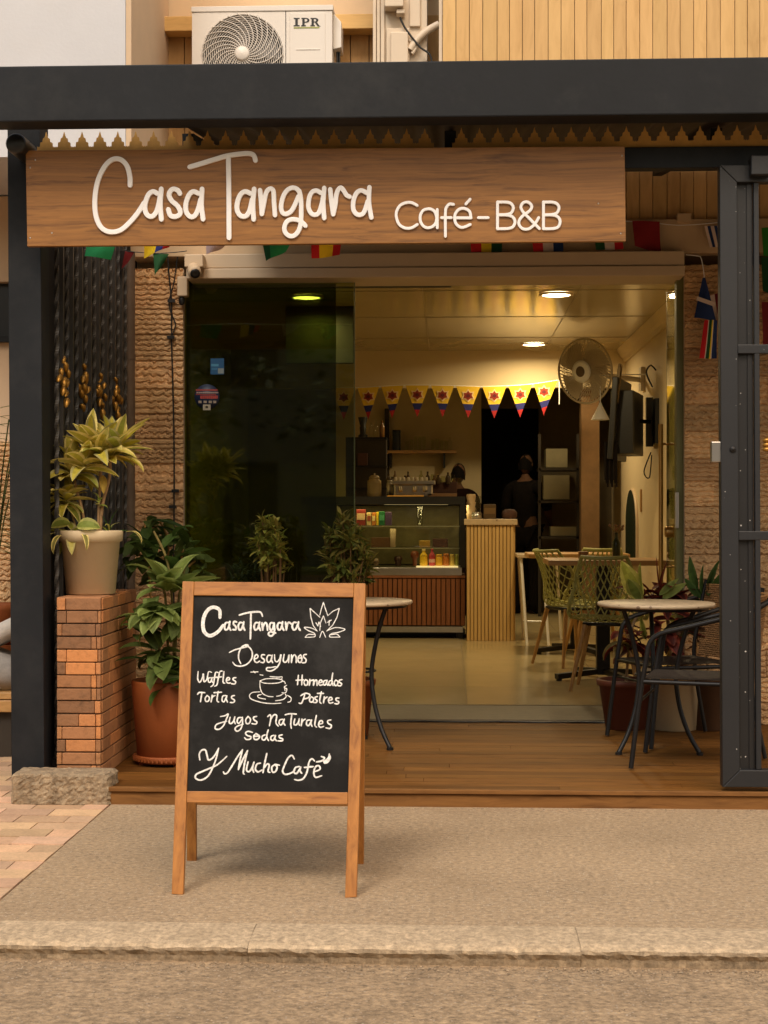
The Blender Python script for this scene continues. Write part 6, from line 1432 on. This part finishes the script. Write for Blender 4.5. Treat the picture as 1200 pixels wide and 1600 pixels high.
# bar table with pale legs
HY = 13.5; hc = V((P(842, 0, HY).x, HY, FZ)); ht = thing('side_table', 'pale high side table beyond the oak counter with thin white legs', 'table', hc); zt_ = P(0, 865, HY - .2).z
b = MB(); b.box((P(806, 0, HY).x, HY - .3, zt_ - .03), (P(880, 0, HY).x, HY + .3, zt_)); b.build('table_top', MARBLE, ht, bevel=.004)
for xx, yy in ((812, -.26), (845, -.26), (812, .26), (872, .26)):
    b = MB(); p = P(xx, 0, HY); b.tube([V((p.x, HY + yy, zt_ - .03)), V((p.x + .05, HY + yy * 1.1, FZ))], .012, 8); b.build('leg', WHITEP, ht)
b = MB(); b.tube([V((P(815, 0, HY).x, HY - .27, FZ + .2)), V((P(850, 0, HY).x, HY - .27, FZ + .2))], .008, 8); b.build('foot_rail', CHROME, ht)
item('bottle_vase', 'green glass bottle vase with dried flowers on the dining table', 'vase', mat('green_bottle', (.02, .035, .015), .15, .1), 963, 874, 832, 13, 10.5, BOT)
b = MB(); c = P(963, 832, 10.5); r = random.Random(2)
for k in range(7):
    e = c + V((r.uniform(-.05, .05), r.uniform(-.04, .04), r.uniform(.02, .06))); b.tube([c - V((0, 0, .02)), e], .0025, 4, col=(.5, .35, .15)); b.lathe([(0, -.012), (.012, 0), (0, .012)], e, 8, (.5, .32, .2))
tag(b.build('dried_flowers', LEAF), 'sprig of dried flowers in the green bottle vase', 'flowers')
carton('napkin_box', 'small wooden napkin box on the nearer dining table', 'box', 905, 919, 874, 862, 10.6, lin(140, 100, 50), .1)

# ---- people
def person(name, label, joints, radii, edges, head_c, face, parent_loc, cloth_m, hair_len=.0, skip=()):
    t = thing(name, label, 'person', parent_loc)
    def skin(nm, idx_edges, grow, m, sub=2):
        used = sorted({i for e in idx_edges for i in e}); mp_ = {k: i for i, k in enumerate(used)}
        me = bpy.data.meshes.new(nm); off = V(parent_loc)
        me.from_pydata([V(joints[k]) - off for k in used], [(mp_[a], mp_[c]) for a, c in idx_edges], [])
        o = bpy.data.objects.new(nm, me); sc.collection.objects.link(o); o.parent = t; me.materials.append(m)
        sk = o.modifiers.new('skin', 'SKIN'); sk.use_smooth_shade = True
        for k in used:
            d = me.skin_vertices[0].data[mp_[k]]; d.radius = (radii[k] * grow[0] + grow[1],) * 2; d.use_root = (k == 'pelvis')
        if 'pelvis' not in used: me.skin_vertices[0].data[0].use_root = True
        o.modifiers.new('sub', 'SUBSURF').levels = sub; o.modifiers['sub'].render_levels = sub; return o
    skin('body', edges, (1, 0), SKIN)
    top = [e for e in edges if not ({'head', 'crown', 'hl', 'hr', 'kl', 'kr', 'al', 'ar', 'wl', 'wr', 'neck'} & set(e)) and not any(k.startswith('f') for k in e)]
    skin('shirt', top, (1.0, .018), cloth_m)
    legs = [e for e in edges if set(e) & {'kl', 'kr', 'al', 'ar', 'hpl', 'hpr'} and not any(k.startswith('t_') for k in e)]
    skin('trousers', legs, (1.0, .016), cloth_m)
    # head with face
    hc_ = V(head_c); fd = V(face).normalized(); q = fd.to_track_quat('Y', 'Z').to_matrix()
    b = MB()
    def hd(u, v):
        th = 2 * math.pi * u; ph = math.pi * v; x, y, z_ = math.sin(ph) * math.cos(th), math.sin(ph) * math.sin(th), math.cos(ph)
        w_ = 1 - .22 * max(0, -z_) ** 1.5; p = V((x * .074 * w_, y * .094 * (1 - .1 * max(0, -z_)), z_ * .115))
        if y > 0:
            p.y += .022 * math.exp(-((x * 7) ** 2 + ((z_ + .12) * 5) ** 2)) - .008 * (math.exp(-(((x - .42) * 6) ** 2 + ((z_ - .08) * 7) ** 2)) + math.exp(-(((x + .42) * 6) ** 2 + ((z_ - .08) * 7) ** 2))) + .006 * math.exp(-((x * 4) ** 2 + ((z_ + .5) * 10) ** 2))
        return hc_ + q @ p
    b.grid(hd, 32, 24)
    for s in (-1, 1): b.lathe([(0, -.012), (.018, -.008), (.022, 0), (.016, .008), (0, .01)], hc_ + q @ V((s * .074, -.005, -.005)), 12, rot=q @ Matrix.Rotation(R(90), 3, 'Y'), sy=.6)
    b.build('head', SKIN, t)
    b = MB()
    for s in (-1, 1): b.lathe([(0, -.008), (.010, -.004), (.012, 0), (.010, .004), (0, .008)], hc_ + q @ V((s * .030, .083, .008)), 10, rot=q @ Matrix.Rotation(R(90), 3, 'X'), sy=.6)
    b.build('eyes', BLACKP, t)
    b = MB(); b.grid(lambda u, v: hc_ + q @ V((math.sin(math.pi * .58 * v) * math.cos(2 * math.pi * u) * .079, math.sin(math.pi * .58 * v) * math.sin(2 * math.pi * u) * .103 - .004, math.cos(math.pi * .58 * v) * .121 + .003 - (hair_len * v if math.sin(2 * math.pi * u) < .3 else -.02 * v))), 32, 14); b.build('hair', HAIR, t)
    return t
def std_person(label, x, y, hgt, ang, lean, cloth_m, hair_len, name='person'):
    """standing figure; ang: facing direction, lean: forward bend in metres at the shoulders"""
    u = V((math.cos(ang), math.sin(ang), 0)); s = V((-u.y, u.x, 0)); k = hgt / 1.7; o = V((x, y, FZ))
    J = {}; Rr = {}
    def j(n, f, l, z_, r): J[n] = o + u * (f * k) + s * (l * k) + V((0, 0, z_ * k)); Rr[n] = r * k
    j('pelvis', 0, 0, .93, .125); j('waist', lean * .3, 0, 1.08, .115); j('chest', lean * .7, 0, 1.27, .135); j('t_neck', lean, 0, 1.42, .075); j('neck', lean * 1.12, 0, 1.50, .052); j('head', lean * 1.2, 0, 1.56, .05)
    for q_, g in (('l', 1), ('r', -1)):
        j('hp' + q_, 0, .095 * g, .88, .095); j('k' + q_, .02, .10 * g, .49, .058); j('a' + q_, -.01, .105 * g, .08, .042); j('f' + q_, .14, .115 * g, .035, .034)
        j('s' + q_, lean, .19 * g, 1.385, .062); j('e' + q_, lean + .05, .25 * g, 1.12, .045); j('w' + q_, lean + .24, .20 * g, .99, .031); j('hd' + q_, lean + .31, .19 * g, .98, .03)
        for n_, (df, dl, dz) in enumerate(((.07, -.03, .005), (.085, -.012, .0), (.08, .006, -.004), (.065, .024, -.008), (.03, -.05 * 1, .01))): j(f'f{q_}{n_}', lean + .31 + df, .19 * g + dl * g, .98 + dz - .02, .0095)
    E = [('pelvis', 'waist'), ('waist', 'chest'), ('chest', 't_neck'), ('t_neck', 'neck'), ('neck', 'head')]
    for q_ in 'lr':
        E += [('pelvis', 'hp' + q_), ('hp' + q_, 'k' + q_), ('k' + q_, 'a' + q_), ('a' + q_, 'f' + q_), ('t_neck', 's' + q_), ('s' + q_, 'e' + q_), ('e' + q_, 'w' + q_), ('w' + q_, 'hd' + q_)]
        E += [('hd' + q_, f'f{q_}{n_}') for n_ in range(5)]
    hc_ = J['head'] + V((0, 0, .09 * k)) + u * .015
    return person(name, label, J, Rr, E, hc_, u + V((0, 0, -.15 - lean)), o, cloth_m, hair_len)
py = 17.2
std_person('person in dark clothes standing in the shadow behind the oak counter', P(820, 0, py).x, py, 1.72, R(70), .02, DKCLOTH, .05)
py = 16.9
std_person('dark haired person with turned back working behind the coffee machine', P(712, 0, py).x, py, 1.61, R(80), .14, mat('maroon_cloth', (.014, .006, .005), .95, .2, 20, .3, 60, spec=.1), .05)
# ================================================================ ACROSS THE STREET (seen in the door glass)
oh = thing('opposite_house', 'plain two storey house across the street behind the viewer', 'building', (0, -15, 0))
b = MB(); b.box((-16, -20, 0), (16, -15, 6.2)); b.build('wall', mat('opposite_wall', (.30, .26, .20), .9, .1, 2), oh)
b = MB(); b.box((-16.4, -20.4, 6.2), (16.4, -14.5, 6.5)); b.build('roof', DARKROOF, oh)
for k in range(7):
    for z0 in (.9, 3.9):
        b = MB(); b.box((-13.5 + k * 4.2, -15.04, z0), (-12 + k * 4.2, -14.98, z0 + 1.4)); b.build('window', BLACKP, oh)
rt_ = random.Random(88)
def street_tree(x, y, h, rad, label):
    t = thing('street_tree', label, 'tree', (x, y, 0), 'trees across the street')
    b = MB(); b.tube(spline([(x, y, -.05), (x + .1, y, h * .3), (x - .05, y + .1, h * .6), (x, y, h * .85)], .4), [.16 - .012 * i for i in range(len(spline([(x, y, -.05), (x + .1, y, h * .3), (x - .05, y + .1, h * .6), (x, y, h * .85)], .4)))][:] if False else .12, 8)
    for k in range(6):
        a = k * 1.05; b.tube([V((x, y, h * (.35 + .07 * k))), V((x + math.cos(a) * rad * .7, y + math.sin(a) * rad * .7, h * (.55 + .07 * k)))], [.06, .02], 6)
    b.build('trunk', STEM, t)
    b = MB(); clumps = [(x + rt_.gauss(0, rad * .42), y + rt_.gauss(0, rad * .42), h * rt_.uniform(.38, .98)) for _ in range(34)]
    for c in clumps:
        for i in range(42):
            p = V(c) + V((rt_.gauss(0, .30), rt_.gauss(0, .30), rt_.gauss(0, .24))); a = rt_.uniform(0, 6.28); k = rt_.uniform(.6, 1.4); s = rt_.uniform(.08, .17)
            u = V((math.cos(a), math.sin(a), rt_.uniform(-.6, .6))) * s; w_ = V((-math.sin(a), math.cos(a), rt_.uniform(-.5, .5))) * s * .5
            b.add([p - u, p + w_, p + u, p - w_], [(0, 1, 2, 3)], (.05 * k, .085 * k, .025 * k))
    b.build('crown', FOREST, t)
for q in ((-5.2, -9.5, 6.5, 2.2, 'broad tree across the street, far left of the door glass'), (-1.4, -11, 7.2, 2.4, 'tall tree across the street in front of the opposite house'), (2.6, -9.8, 6.0, 2.0, 'smaller tree across the street, right of the tall one'), (6.5, -11, 6.8, 2.3, 'tree across the street farthest to the right')): street_tree(*q)
